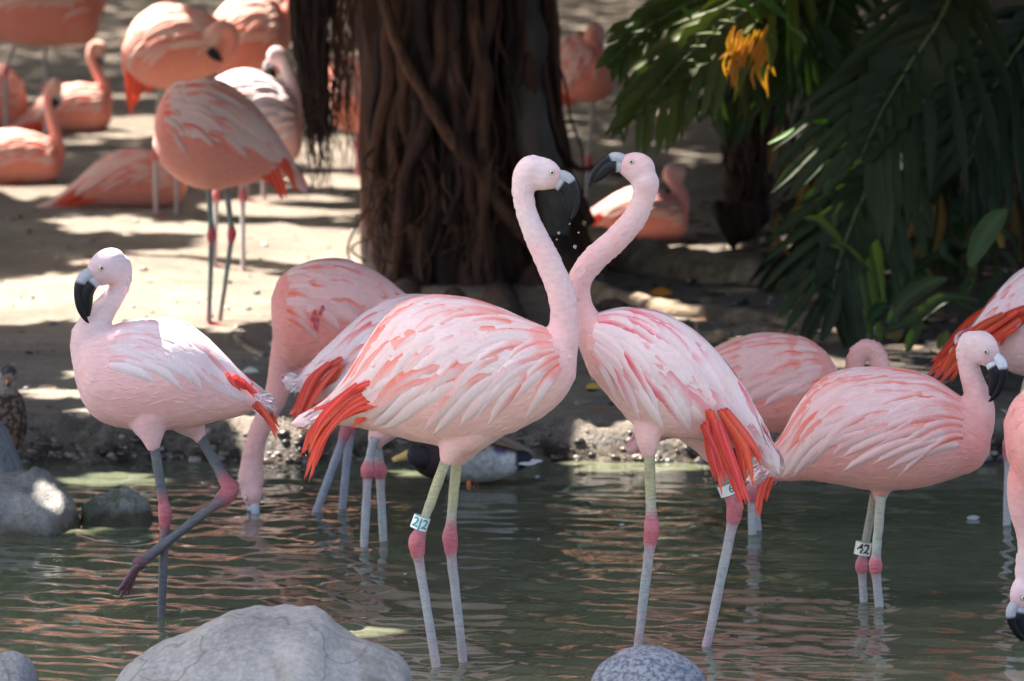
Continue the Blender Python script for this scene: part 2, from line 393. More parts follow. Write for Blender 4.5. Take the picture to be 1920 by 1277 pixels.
# pebbles and crusty stones along the shore
pv = []; prng = random.Random(5)
def pebble(c, r, k):
    import bmesh
    v = []; f = []
    n1, n2 = 6, 4
    sx, sy, sz = r*prng.uniform(.8, 1.4), r*prng.uniform(.7, 1.2), r*prng.uniform(.45, .9)
    v.append((c[0], c[1], c[2]-sz))
    for i in range(1, n2):
        ph = math.pi*i/n2-math.pi/2
        for j in range(n1):
            th = 2*math.pi*j/n1 + i*.4; q = prng.uniform(.55, 1.3)
            v.append((c[0]+sx*math.cos(ph)*math.cos(th)*q, c[1]+sy*math.cos(ph)*math.sin(th)*q, c[2]+sz*math.sin(ph)*q))
    v.append((c[0], c[1], c[2]+sz)); top = len(v)-1
    for j in range(n1):
        f.append((0, 1+(j+1) % n1, 1+j))
        for i in range(n2-2):
            a = 1+i*n1+j; bb = 1+i*n1+(j+1) % n1; f.append((a, bb, bb+n1, a+n1))
        a = 1+(n2-2)*n1+j; bb = 1+(n2-2)*n1+(j+1) % n1; f.append((a, bb, top))
    return np.array(v), f, np.tile(np.array(k), (len(v), 1))
parts = []
for i in range(800):
    x = prng.uniform(-1.75, 1.9); d = abs(prng.gauss(0, .075))+.0
    y = float(shore(x)) + d - .04; r = prng.choice([.003, .004, .005, .006, .008, .010, .013, .018])
    g = prng.choice([.05, .08, .12, .18, .25, .34]); w = prng.uniform(.8, 1.0)
    parts.append(pebble((x, y, gz(x, y)+r*.2), r, (g, g*.86*w, g*.72*w)))
for i in range(300):
    x = prng.uniform(-2.2, 1.0); y = prng.uniform(17.9, 24); r = prng.choice([.005, .007, .01, .014]); g = prng.choice([.15, .25, .35, .5])
    parts.append(pebble((x, y, gz(x, y)+r*.3), r, (g, g*.9, g*.78)))
v, f, k = merge(parts)
M_peb = mat_attr('wet_pebble', .33, .6, 60, .002, .35)
tag(mesh_obj('shore_pebbles', v, f, M_peb, cols=k, smooth=True), 'wet pebbles and crumbs of mud strewn along the waterline', 'pebbles', kind='stuff')

# ------------------------------------------------------------------ bark
def mat_bark(name, stops, sc=(14, 14, 2.2), bd=.03, rough=.9):
    m, n, b = nt(name); v = mapcoord(n, sc); a = noise_t(n, v, 1.0, 6, .65, .6)
    v2 = mapcoord(n, (sc[0]*4, sc[1]*4, sc[2]*3)); a2 = noise_t(n, v2, 1.0, 4, .6)
    c = ramp(n, a, stops); c = mix(n, .55, c, mix(n, 1.0, c, ramp(n, a2, [(.3, (.25,)*3), (.75, (1.6,)*3)]), 'MULTIPLY'))
    n.links.new(c, b.inputs['Base Color']); b.inputs['Roughness'].default_value = rough
    hs = node(n, 'ShaderNodeMath', operation='ADD'); n.links.new(a, hs.inputs[0]); n.links.new(a2, hs.inputs[1])
    bump(n, b, hs.outputs[0], .8, bd); return m
M_bark = mat_bark('fig_bark', [(.3, (.010, .005, .004)), (.45, (.038, .015, .009)), (.58, (.085, .035, .02)), (.68, (.085, .062, .05)), (.82, (.17, .135, .115))], (5, 5, 1.8))
M_root = mat_bark('aerial_root_bark', [(.3, (.03, .012, .007)), (.55, (.095, .04, .02)), (.8, (.20, .11, .065))], (20, 20, 5), .012)
M_rootd = mat_bark('hair_root', [(.3, (.012, .006, .006)), (.55, (.03, .014, .011)), (.8, (.07, .032, .024))], (30, 30, 8), .008)
M_rootg = mat_bark('buttress_root_bark', [(.3, (.11, .075, .05)), (.55, (.28, .20, .13)), (.8, (.44, .34, .24))], (5, 9, 9), .012)

# ------------------------------------------------------------------ fig tree
TY = 21.6
tb = at(868, 600, TY); tree = empty('fig_tree', (tb.x, TY+.2, gz(tb.x, TY+.2)), 'massive fig tree with fluted dark bark and hanging aerial roots, behind the crossing necks', 'tree')
TX = tb.x; zs = np.concatenate([np.linspace(-.05, 1.6, 60), np.linspace(1.7, 6, 25)])
V = []; ns = 150
for i, z in enumerate(zs):
    py = proj((TX, TY, z+.1))[1]
    flare = math.exp(-max(z, 0)/.22)
    # silhouette: left edge, right edge in photo px at this height
    le = np.interp(py, [-400, 0, 100, 250, 400, 520, 600], [640, 655, 668, 672, 684, 688, 676])
    re = np.interp(py, [-400, 0, 200, 330, 420, 500, 560, 620], [1010, 1030, 1040, 1052, 1075, 1110, 1145, 1200])
    xl = at(le, py, TY).x; xr = at(re, py, TY).x; cx = (xl+xr)/2; hw = (xr-xl)/2
    for j in range(ns):
        a = 2*math.pi*j/ns
        fl = .10*math.cos(5*a+1.2+.5*z) + .06*math.cos(11*a+2.3-.7*z) + .035*math.cos(23*a+z*1.4) + .02*math.cos(41*a-z*2)
        fl += .20*mnoise.noise(Vector((math.cos(a)*2.2, math.sin(a)*2.2, z*1.9))) + .04*mnoise.noise(Vector((math.cos(a)*14, math.sin(a)*14, z*3)))
        fl *= .75
        s = 1+fl*(1+.8*flare)
        V.append((cx+hw*math.cos(a)*s*.97, TY+.25+ (.34+.1*flare)*math.sin(a)*s, z+.08))
trunk = mesh_obj('trunk', V, ring_faces(len(zs), ns), M_bark, tree)
def T(px, py, dy): return at(px, py, TY+dy)
def root_tube(pts, r0, r1, name='aerial_root', mat=M_root, parent=tree, wob=.012, sub=8, seed=0, ns=7):
    P = catmull([tuple(p) for p in pts], sub); n = len(P); q = []
    for i, p in enumerate(P):
        v = Vector(p); q.append(v + Vector((mnoise.noise(v*5+Vector((seed, 0, 0))), mnoise.noise(v*5+Vector((0, seed, 9))), 0))*wob)
    rad = np.linspace(r0, r1, n)*np.array([1+.25*mnoise.noise(Vector((seed, i*.4, 0))) for i in range(n)])
    v, f, _ = tube(q, rad, None, ns)
    return mesh_obj(name, v, f, mat, parent)
root_tube([T(700, -60, -.18), T(735, 60, -.2), T(790, 170, -.2), T(850, 265, -.2), T(905, 345, -.18), T(965, 420, -.16), T(1040, 500, -.1), T(1105, 560, -.02)], .022, .03, seed=1)
root_tube([T(912, -40, -.1), T(935, 80, -.14), T(950, 110, -.15), T(945, 130, -.13)], .012, .006, seed=2)
M_barkg = mat_bark('grey_fig_bark', [(.3, (.035, .027, .022)), (.55, (.085, .068, .057)), (.8, (.20, .175, .155))], (4, 4, 1.5))
root_tube([T(965, -80, -.02), T(985, 120, -.04), T(1010, 260, -.06), T(1025, 400, -.08), T(1050, 540, -.06)], .075, .06, mat=M_barkg, wob=.05, seed=5, ns=16)
rr_ = random.Random(11)
for i in range(64):
    x0 = rr_.uniform(690, 1030); x1 = max(694, x0 + rr_.gauss(5, 48) + (30 if x0 > 940 else 0)); y1 = rr_.choice([640, 600, 560, 420, 330])
    dx = (x0-855)/190; dy = .20 - .37*math.sqrt(max(.02, 1-min(.98, dx*dx)))
    mid = max(690, (x0*.5+x1*.5)+rr_.gauss(0, 26))
    r = rr_.choice([.003, .004, .005, .007, .009, .012, .022, .03])
    root_tube([T(x0, -60, dy), T(x0*.7+mid*.3, 130, dy-.01), T(mid, 300, dy-.01), T((mid+x1)/2, (300+y1)/2, dy-.015), T(x1, y1, dy-.04)], r, r*.7, seed=i+10, wob=.035,
              mat=rr_.choice([M_root, M_bark, M_bark, M_rootd]), ns=6)
# criss-crossing thin vines
for i in range(22):
    x0 = rr_.uniform(690, 960); y0 = rr_.uniform(250, 430); L = rr_.uniform(60, 170)
    root_tube([T(x0, y0, -.16), T(x0+rr_.uniform(-40, 40), y0+L*.5, -.20), T(x0+rr_.uniform(-80, 60), y0+L, -.16), T(x0+rr_.uniform(-90, 70), y0+L*1.4, -.1)], .006, .004, seed=i+90, mat=M_root, ns=5)
# hanging bundle of hair roots left of the trunk
parts = []
for i in range(260):
    x0 = rr_.uniform(548, 612); xe = x0 + rr_.gauss(8, 10)*1.0; ye = rr_.choice([170, 190, 200, 215, 225, 235, 240, 250, 270, 300, 350]) + rr_.uniform(-15, 10)
    if x0 > 590: ye += 10
    dy = rr_.uniform(-.06, .06)
    ctr = 583
    pts = [T(x0, -150, dy), T(x0, 40, dy), T(x0*.8+ctr*.2+8, 150, dy), T(xe*.6+604*.4, min(230, ye-20), dy*.7), T(xe*.55+606*.45+rr_.gauss(0, 8), ye, dy*.8)]
    P = catmull([tuple(p) for p in pts], 6)
    P = [Vector(p)+Vector((mnoise.noise(Vector(p)*12+Vector((i, 0, 0))), 0, 0))*.02 for p in P]
    r = rr_.choice([.0025, .003, .004, .007])
    parts.append(tube(P, np.linspace(r, .0016, len(P)), None, 5))
v, f, k = merge(parts)
hr = mesh_obj('hanging_roots', v, f, M_rootd, tree); hr['kind'] = 'stuff'
root_tube([T(575, -200, 0), T(578, 60, 0), T(583, 150, 0), T(595, 225, 0)], .055, .03, name='aerial_root', mat=M_rootd, wob=.03, seed=55, ns=14)
# thin wispy roots between the bundle and the trunk
parts = []
for i in range(46):
    x0 = rr_.uniform(618, 662); ye = rr_.uniform(150, 330)
    P = catmull([tuple(T(x0, -80, 0)), tuple(T(x0+rr_.gauss(0, 8), ye*.5, 0)), tuple(T(x0+rr_.gauss(0, 12), ye, 0))], 8)
    P = [Vector(p)+Vector((mnoise.noise(Vector(p)*9+Vector((i, 3, 0))), 0, 0))*.03 for p in P]
    parts.append(tube(P, np.linspace(.003, .0012, len(P)), None, 4))
v, f, k = merge(parts); hr = mesh_obj('root_hairs', v, f, M_root, tree); hr['kind'] = 'stuff'
# surface roots spreading to the right
def groot(pts, r0, r1, seed, flat=1, mat=M_rootg, name='surface_root'):
    P = []
    for (px, py, dz) in pts:
        Y = footY(px, py); p = at(px, py, Y); P.append((p.x, Y, p.z+dz))
    return root_tube(P, r0, r1, name, mat, tree, .02, 8, seed, 12)
groot([(1040, 470, .03), (1120, 490, .02), (1210, 505, .0), (1320, 520, -.01), (1430, 525, -.03), (1560, 520, -.05)], .11, .10, 201)
groot([(1060, 540, .02), (1150, 575, .01), (1250, 590, .0), (1360, 600, .0), (1500, 610, -.01), (1620, 600, 0)], .06, .035, 202)
groot([(1100, 600, .0), (1180, 640, -.01), (1290, 645, .0), (1400, 612, .0), (1530, 590, .0)], .028, .018, 203)
groot([(1250, 670, .0), (1330, 640, .01), (1420, 630, .01), (1560, 640, .0), (1680, 625, .01)], .03, .02, 204)
groot([(1150, 700, .0), (1260, 690, -.01), (1400, 660, .0), (1540, 660, .0)], .022, .012, 205)
groot([(440, 630, .0), (480, 660, .0), (560, 690, .0), (640, 640, 0.01), (700, 610, .02)], .012, .02, 206)
groot([(1080, 760, .0), (1180, 745, .0), (1270, 752, .0), (1400, 735, 0)], .012, .01, 207)
for k, (x0, y0, x1, y1, x2, y2, r) in enumerate([(1000, 520, 1060, 585, 1130, 625, .09), (930, 560, 960, 620, 1010, 650, .08), (850, 570, 850, 625, 830, 655, .07), (760, 560, 735, 615, 700, 640, .08), (710, 540, 680, 590, 640, 612, .05), (1040, 470, 1110, 560, 1200, 600, .07)]):
    P = [at(x0, y0, TY-.12), at(x1, y1, footY(x1, y1)) if k else at(x1, y1, TY-.3), at(x2, y2, footY(x2, y2))]
    root_tube(P, r, r*.4, 'surface_root', M_bark, tree, .03, 8, 400+k, 12)
for k in range(26):
    x = rr_.uniform(1090, 1560); y = rr_.uniform(545, 715); L = rr_.uniform(60, 170); r = rr_.choice([.006, .009, .013, .018])
    groot([(x, y, .0), (x+L*.35, y+rr_.uniform(-14, 10), .004), (x+L*.7, y+rr_.uniform(-20, 14), .003), (x+L, y+rr_.uniform(-26, 20), 0)], r, r*.5, 600+k)
# limbs into the crown
for k, (dx, dy) in enumerate([(-3, 2), (3, 1), (0, -3), (2, 6), (-3, 8), (5, 6)]):
    root_tube([(TX, TY+.25, 4.2), (TX+dx*.4, TY+.25+dy*.4, 5.4), (TX+dx, TY+dy, 6.2), (TX+dx*1.7, TY+dy*1.7, 6.7)], .2, .06, name='limb', mat=M_bark, wob=.1, seed=300+k, ns=10)

# ------------------------------------------------------------------ fig crown plus added low shade leaves, gaps cut for the sun spots
SUN_EL_PX = [  # sunny spots on the ground: cx, cy, rx, ry (photo px)
    (80, 552, 200, 34), (300, 558, 190, 38), (450, 560, 160, 42), (560, 470, 130, 50), (440, 470, 110, 34), (470, 525, 130, 62), (600, 500, 110, 70), (300, 485, 120, 22), (130, 522, 120, 14),
    (540, 392, 160, 16), (640, 300, 60, 26), (620, 440, 90, 14), (60, 360, 70, 9), (200, 420, 90, 10), (420, 425, 90, 10),
    (250, 255, 70, 14), (330, 320, 30, 8), (650, 350, 60, 10),
    (1500, 448, 30, 5), (1250, 575, 40, 9),
    (200, 680, 60, 5), (90, 710, 50, 8), (260, 740, 140, 6), (180, 800, 90, 8), (470, 760, 60, 8), (1150, 770, 120, 14),
    (1750, 470, 30, 6), (1680, 500, 20, 5)]
SUN_3D = []   # (point, radius)
def sunny3(px, py, Y, r): SUN_3D.append((at(px, py, Y), r))
sunny3(470, 220, 23.2, .25); sunny3(430, 200, 23.2, .2); sunny3(545, 240, 23.2, .12); sunny3(470, 170, 23.2, .2); sunny3(520, 110, 23.2, .12); sunny3(530, 200, 23.2, .14); sunny3(420, 160, 23.2, .14)
sunny3(310, 60, 25.7, .07); sunny3(410, 60, 25.7, .05); sunny3(190, 190, 30, .08); sunny3(185, 80, 30, .06)
sunny3(1075, 110, 25.7, .09); sunny3(1095, 445, 22.5, .04); sunny3(235, 310, 25, .10); sunny3(20, 200, 30, .1)
sunny3(120, 945, 16.2, .03); sunny3(415, 610, 14.7, .022); sunny3(290, 620, 14.7, .03); sunny3(750, 850, 17.4, .04); sunny3(1150, 110, 20, .04); sunny3(1400, 130, 19.35, .1); sunny3(1290, 30, 19.5, .03)
sunny3(1420, 10, 19.8, .05); sunny3(930,90,21.4,.03); sunny3(950,110,21.4,.05); sunny3(1005,80,21.4,.03)
for x_, y_, Y_, r_ in [(1160, 478, 22.9, .05), (1200, 480, 22.9, .05), (1235, 500, 22.9, .06), (1255, 512, 22.9, .05), (1310, 492, 22.8, .05), (1345, 485, 22.8, .05), (1320, 515, 22.8, .04), (1350, 498, 22.8, .04), (1500, 445, 23.5, .07), (1545, 450, 23.5, .06), (1100, 470, 22.9, .04), (1240, 575, 21.6, .05), (1290, 590, 21.6, .05), (1180, 90, 19.6, .03), (1250, 60, 19.6, .04), (1330, 20, 19.6, .05), (1450, 60, 19.8, .05), (1500, 90, 20, .05), (1210, 160, 19.5, .03), (1290, 130, 19.5, .03), (1560, 60, 19.8, .04), (1480, 260, 19.8, .03), (1420, 180, 20.4, .06), (1380, 110, 20.4, .07), (1590, 150, 19.5, .02), (1850, 60, 19.5, .04), (1810, 110, 19.5, .02), (1740, 350, 20.5, .04), (1800, 370, 20.8, .05), (1700, 250, 19.4, .015), (1920, 180, 19.6, .04)]: sunny3(x_, y_, Y_, r_)
T3 = np.array([tuple(p) for p, r in SUN_3D]); R3 = np.array([r for p, r in SUN_3D])
sd = np.array(tuple(SDIR))
def crown_shade_leaves(N, x0, x1, y0, y1, z0, z1, size):
    P = np.stack([rng.uniform(x0, x1, N), rng.uniform(y0, y1, N), rng.uniform(z0, z1, N)], -1)
    clump = fbm(P[:, 0]*.8, P[:, 1]*.8, 41, 3)
    t = (P[:, 2]-.15)/sd[2]; G = P - sd*t[:, None]
    dep = G[:, 1]*cp - (G[:, 2]-H)*sp_; upc = G[:, 1]*sp_ + (G[:, 2]-H)*cp
    px = W_/2+F*G[:, 0]/dep; py = H_/2-F*upc/dep
    keep = np.ones(N, bool)
    wob = 1+.55*fbm(px/38, py/9, 55, 2)
    mg_ = size*.42*F/np.maximum(dep, 8)
    for cx, cy, rx, ry in SUN_EL_PX:
        keep &= (((px-cx)/(rx+mg_))**2 + ((py-cy)/(ry+mg_*.12))**2) > wob
    for p, r in zip(T3, R3):
        dlt = P-p; c = np.cross(dlt, sd); keep &= np.linalg.norm(c, axis=1) > r+size*.42
    # ordinary ragged gaps far from the pond
    keep &= ~((clump > .30) & (G[:, 1] > 22.5) & (G[:, 1] < 29) & (G[:, 0] < -.9) )
    return P[keep]
LP = np.vstack([crown_shade_leaves(15000, -5.5, 2.5, 14.3, 19.5, 4.3, 5.2, .28), crown_shade_leaves(26000, -4.6, 3.5, 16.6, 27, 2.2, 3.9, .24), crown_shade_leaves(9000, .35, 3.6, 16.6, 21, 1.75, 2.6, .2), crown_shade_leaves(52000, -11, 7, 14.4, 34, 5.0, 6.8, .28), crown_shade_leaves(20000, -12, 8, 34, 46, 4.5, 7, .3)])  # first three layers are unseen leaves added to deepen shade and stop sun spots
n_ = len(LP); print('crown leaves', n_)
a = rng.normal(size=(n_, 3))*[1, 1, .45]; a[:, 2] *= .6; a /= np.linalg.norm(a, axis=1)[:, None]
bq = rng.normal(size=(n_, 3))*[1, 1, .5]; bq -= (bq*a).sum(1)[:, None]*a; bq /= np.linalg.norm(bq, axis=1)[:, None]
L = (.13+.05*rng.random(n_))[:, None]; Wd = L*.55
V = np.stack([LP-a*L, LP+bq*Wd, LP+a*L, LP-bq*Wd], 1).reshape(-1, 3)
Fq = np.arange(4*n_).reshape(-1, 4)
def mat_leaf(name, c1, c2, trans=.3, rough=.4, use_attr=False, nscale=2.5):
    if rough > .5: spec = .25
    else: spec = .5
    m, n, b = nt(name); v = mapcoord(n, (1, 1, 1)); a = noise_t(n, v, nscale, 3)
    c = ramp(n, a, [(.3, c1), (.7, c2)])
    if use_attr:
        at_ = node(n, 'ShaderNodeAttribute', attribute_name='Col'); c = mix(n, 1.0, c, at_.outputs['Color'], 'MULTIPLY')
    n.links.new(c, b.inputs['Base Color']); b.inputs['Roughness'].default_value = rough; b.inputs['Specular IOR Level'].default_value = spec
    a2 = noise_t(n, v, 60, 2); bump(n, b, a2, .4, .002)
    tr = node(n, 'ShaderNodeBsdfTranslucent'); n.links.new(mix(n, 1.0, c, (1.5, 1.9, .5), 'MULTIPLY'), tr.inputs[0])
    ms = node(n, 'ShaderNodeMixShader'); ms.inputs[0].default_value = trans
    n.links.new(b.outputs[0], ms.inputs[1]); n.links.new(tr.outputs[0], ms.inputs[2])
    n.links.new(ms.outputs[0], n.nodes['Material Output'].inputs[0]); return m
M_crown_shade = mat_leaf('fig_and_shade_leaf', (.03, .055, .018), (.06, .10, .03), .18)
crown_and_shade = mesh_obj('crown_and_shade', V, [tuple(q) for q in Fq.tolist()], M_crown_shade, tree, smooth=False); crown_and_shade['kind'] = 'stuff'

exec_marker = 'BIRDS'
# ------------------------------------------------------------------ flamingo colours (linear base colours)
def c3(*a): return np.array(a, float)
PALE = c3(.80, .60, .63); WHITE = c3(.82, .74, .77); PINK = c3(.80, .42, .42); ROSE = c3(.78, .28, .26)
CORAL = c3(.86, .13, .07); RED = c3(.80, .07, .035); ORANGE = c3(.85, .20, .10); SALMON = c3(.80, .36, .28)
BLACK = c3(.010, .010, .013); BILL = c3(.43, .42, .44); KNEE = c3(.54, .15, .17); TARS = c3(.38, .38, .37); TIB = c3(.46, .42, .24); GREYL = c3(.105, .108, .115)
STYLES = {
 'pale':   dict(back=c3(.87, .58, .59), belly=c3(.84, .49, .44), neck=[c3(.80, .66, .69), c3(.80, .59, .62), c3(.80, .47, .48)], head=c3(.80, .62, .65), fe=(c3(.87, .67, .67), c3(.84, .15, .09)), pr=.5),
 'pale2':  dict(back=c3(.87, .55, .54), belly=c3(.84, .51, .48), neck=[c3(.80, .58, .60), c3(.80, .52, .53), c3(.80, .42, .40)], head=c3(.80, .56, .57), fe=(c3(.88, .70, .71), c3(.82, .10, .10)), pr=.5),
 'white':  dict(back=c3(.83, .55, .57), belly=c3(.82, .45, .43), neck=[c3(.76, .62, .66), c3(.76, .60, .63), c3(.78, .50, .50)], head=c3(.74, .58, .62), fe=(c3(.82, .68, .71), c3(.80, .30, .30)), pr=.22),
 'pink':   dict(back=c3(.86, .42, .40), belly=c3(.84, .40, .36), neck=[c3(.82, .66, .66), c3(.82, .55, .54), c3(.82, .30, .27)], head=c3(.82, .64, .65), fe=(c3(.86, .58, .57), c3(.84, .18, .12)), pr=.5),
 'salmon': dict(back=c3(.87, .29, .23), belly=c3(.87, .31, .24), neck=[c3(.80, .50, .45), c3(.80, .42, .37), c3(.80, .34, .29)], head=c3(.80, .48, .45), fe=(c3(.84, .48, .42), c3(.84, .14, .07)), pr=.6),
 'back':   dict(back=c3(.86, .20, .13), belly=c3(.86, .33, .23), neck=[c3(.84, .48, .40), c3(.84, .36, .28), c3(.84, .29, .21)], head=c3(.80, .48, .38), fe=(c3(.85, .54, .45), c3(.85, .11, .05)), pr=.7),
}

for k_ in ('pale', 'pale2', 'white', 'pink'):
    st_ = STYLES[k_]; wm = c3(1.02, 1.0, .95)
    for q_ in ('back', 'belly', 'head'): st_[q_] = st_[q_]*wm
    st_['neck'] = [x_*wm for x_ in st_['neck']]; st_['fe'] = (st_['fe'][0]*wm, st_['fe'][1])

def remesh(parts, voxel, smooth=5):
    v, f, k = merge(parts)
    m = bpy.data.meshes.new('tmp'); m.from_pydata([tuple(p) for p in v], [], f)
    o = bpy.data.objects.new('tmp', m); C.objects.link(o)
    r = o.modifiers.new('r', 'REMESH'); r.mode = 'VOXEL'; r.voxel_size = voxel
    s = o.modifiers.new('s', 'SMOOTH'); s.iterations = smooth; s.factor = .5
    dg = bpy.context.evaluated_depsgraph_get(); m2 = bpy.data.meshes.new_from_object(o.evaluated_get(dg))
    nv = np.empty(len(m2.vertices)*3); m2.vertices.foreach_get('co', nv); nv = nv.reshape(-1, 3)
    faces = [tuple(p.vertices) for p in m2.polygons]
    kd = KDTree(len(v))
    for i, p in enumerate(v): kd.insert(p, i)
    kd.balance(); cols = np.zeros((len(nv), 3))
    for i, p in enumerate(nv):
        w = 0; c = 0
        for (co, j, d) in kd.find_n(p, 4):
            q = 1/(d*d+1e-5); c = c+k[j]*q; w += q
        cols[i] = c/w
    bpy.data.objects.remove(o); bpy.data.meshes.remove(m); bpy.data.meshes.remove(m2)
    return nv, faces, cols

def blade(P, N, wid, colf, na=4, camber=.15, seed=0, taper=None, soft=False, sink=None):
    """feather blade: P (n,3) centre line, N (n,3) normals; width in m"""
    P = np.asarray(P, float); N = np.asarray(N, float); n = len(P)
    Tn = np.gradient(P, axis=0); Tn /= np.linalg.norm(Tn, axis=1)[:, None]+1e-9
    S = np.cross(Tn, N); S /= np.linalg.norm(S, axis=1)[:, None]+1e-9
    V = []; K = []; Fc = []
    for i in range(n):
        t = i/(n-1)
        w = wid * ((.55+.45*min(1, t*3.0)) * math.sqrt(max(0.0, 1-max(0, (t-.42)/.58)**1.7)) if taper is None else taper(t))
        w = max(w, wid*.03)
        for j in range(na+1):
            u = j/na*2-1
            V.append(P[i] + S[i]*u*w*.5 - N[i]*(camber*w + (0 if sink is None else sink[i]))*u*u)
            if soft: K.append((*colf(t, u), min(1, (1-abs(u))*1.8+.0)*min(1, (1-t)/.3)*min(1, t/.12+.25)))
            else: K.append(colf(t, u))
    for i in range(n-1):
        for j in range(na):
            a = i*(na+1)+j; Fc.append((a, a+1, a+na+2, a+na+1))
    return np.array(V), Fc, np.array(K)

class Bird:
    def __init__(s, Y, label, style, scale=1.0, front=True, base_px=None, group=None, voxel=None, cat='flamingo'):
        s.Y = Y; s.st = STYLES[style]; s.front = front; s.scale = scale; s.rnd = random.Random(hash(label) % 999 if False else sum(map(ord, label)))
        s.voxel = voxel or (.0058 if front else .011)
        x, y = base_px; p = at(x, y, Y)
        s.root = empty('flamingo', (p.x, Y, max(gz(p.x, Y), p.z-.5) if p.z > -.4 else gz(p.x, Y)), label, cat, group)
        s.root.location.z = gz(p.x, Y); s.parts = []
    def pt(s, x, y, dy=0): return np.array(at(x, y, s.Y+dy))
    def body(s, st, wr=.78, dyf=None, red=()):
        """st: (tx,ty,bx,by[,dy]) from the chest to the tail"""
        A = catmull([(*a, 0) if len(a) == 4 else a for a in st], 6); n = len(A)
        top = np.array([s.pt(a[0], a[1], a[4]) for a in A]); bot = np.array([s.pt(a[2], a[3], a[4]) for a in A])
        cen = (top+bot)/2; up = (top-bot)/2; Tn = np.gradient(cen, axis=0)
        lat = np.cross(up, Tn); L = np.linalg.norm(lat, axis=1)[:, None]+1e-9; lat = lat/L*np.linalg.norm(up, axis=1)[:, None]*wr
        lat[lat[:, 1] > 0] *= -1          # lat points to the camera
        s.cen, s.up, s.lat = cen, up, lat
        t = np.linspace(0, 1, n)[:, None]; k3 = s.st['neck'][2]
        w = np.clip(1-t/.22, 0, 1)
        back = s.st['back']*(1-w)+k3*w; belly = s.st['belly']*(1-w)+k3*.97*w
        wt = np.clip((t-.8)/.2, 0, 1); back = back*(1-wt)+WHITE*wt; belly = belly*(1-wt)+WHITE*wt
        s.kb, s.kl = back, belly
        s.parts.append(loft(cen, up, lat, back, 28, belly))
    def S(s, t, phi, side=1, lift=0.0):
        """surface point and normal; t 0 chest..1 tail (may exceed 1), phi degrees from the top, side 1 = near"""
        n = len(s.cen)-1; x = min(max(t, 0), 1)*n; i = min(int(x), n-1); f = x-i
        L = lambda A: A[i]*(1-f)+A[i+1]*f
        c, u, l = L(s.cen), L(s.up), L(s.lat)*side; a = math.radians(phi)
        hu, hl = np.linalg.norm(u), np.linalg.norm(l)
        p = c+u*math.cos(a)+l*math.sin(a); nn = u/hu**2*math.cos(a)+l/hl**2*math.sin(a); nn /= np.linalg.norm(nn)
        if t > 1:
            tn = s.cen[-1]-s.cen[-4]; p = p+tn*(t-1)*n/3
        return p+nn*lift, nn
    def neck(s, st, head=None, flip=1, ang=0, yaw=0, hs=1.0, billcol=None, eye=True, hidden=False, blend=None):
        """st: (x,y,r[,dy]) px from the chest up to the head; head = (cx,cy,dy)"""
        st = [(*a, 0) if len(a) == 3 else a for a in st]
        if head is not None: st = st+[(st[-1][0]*.5+head[0]*.5, st[-1][1]*.5+head[1]*.5, st[-1][2]*.85, head[2]), (head[0], head[1], st[-1][2]*.4, head[2])]
        A = catmull(st, 6); A[:, 2] = np.maximum(A[:, 2], 3); n = len(A)
        cen = np.array([s.pt(a[0], a[1], a[3]) for a in A]); rad = np.array([a[2] for a in A])/ppm(s.Y)
        ks = s.st['neck']; t = np.linspace(0, 1, n)[:, None]
        cols = np.where(t < .5, ks[2]*(1-t*2)+ks[1]*t*2, ks[1]*(2-2*t)+ks[0]*(2*t-1))
        s.ncen, s.nrad, s.ncols = cen, rad, cols
        v, f, k = tube(cen, rad, cols, 18, .92); s.parts.append((v, f, k))
        if head is None: return
        cx, cy, cdy = head; hs = hs*ppm(14)/ppm(14)
        ca, sa = math.cos(math.radians(ang)), math.sin(math.radians(ang)); cyw, syw = math.cos(math.radians(yaw)), math.sin(math.radians(yaw))
        pc = at(cx, cy, s.Y+cdy); u = hs/ppm(14)*14/14
        u = hs/ppm(s.Y)      # metres per canonical px
        def hp(x, y, z=0):     # canonical: x forward, y up, z towards camera
            X = x*ca-y*sa; Yv = x*sa+y*ca
            return np.array([pc.x+flip*(X*cyw+z*syw*-1)*u, pc.y-(X*syw+z*cyw)*u, pc.z+Yv*u])
        def hl(sts, ratio, cols, ns=18, sub=5):
            A = catmull(sts, sub); P = np.array([hp(a[0], a[1]) for a in A]); n = len(P)
            T2 = np.gradient(A[:, :2], axis=0); T2 /= np.linalg.norm(T2, axis=1)[:, None]+1e-9
            up = []; lat = []
            for i, a in enumerate(A):
                nx_, ny_ = -T2[i, 1], T2[i, 0]; o = hp(0, 0)
                up.append((hp(nx_, ny_)-o)*a[2]); lat.append((hp(0, 0, 1)-o)*a[2]*(a[3] if len(a) > 3 else ratio))
            return loft(P, up, lat, cols(A), ns)
        hc = s.st['head']
        def headcols(A):
            w = np.clip((A[:, 0]-12)/22, 0, 1)[:, None]; return hc*(1-w)+(hc*.93*np.array([1.0, .84, .86]))*w
        s.parts.append(hl([(-31, -3, 3), (-26, -3, 17), (-12, -1, 29), (4, 0, 32), (18, -1, 29), (30, -3, 23), (38, -4, 18)], .70, headcols))
        bc = BILL if billcol is None else billcol
        def bcol(A):
            out = []; n = len(A)
            for i, a in enumerate(A):
                d = a[0]*.55 - a[1]*1.0
                w = min(1, max(0, (d-35)/4)); out.append(bc*(1-w)+BLACK*w)
            return np.array(out)
        s.bill = []
        s.bill.append(('upper_bill', hl([(32, 4, 10, .95), (43, 4, 11, .9), (54, 1, 11, .85), (64, -8, 10, .8), (72, -22, 9, .75), (77, -38, 8, .72), (78.5, -53, 6.2, .7), (77.5, -66, 3.4, .7), (75.5, -73, .9, .8)], .8, bcol, 14)))
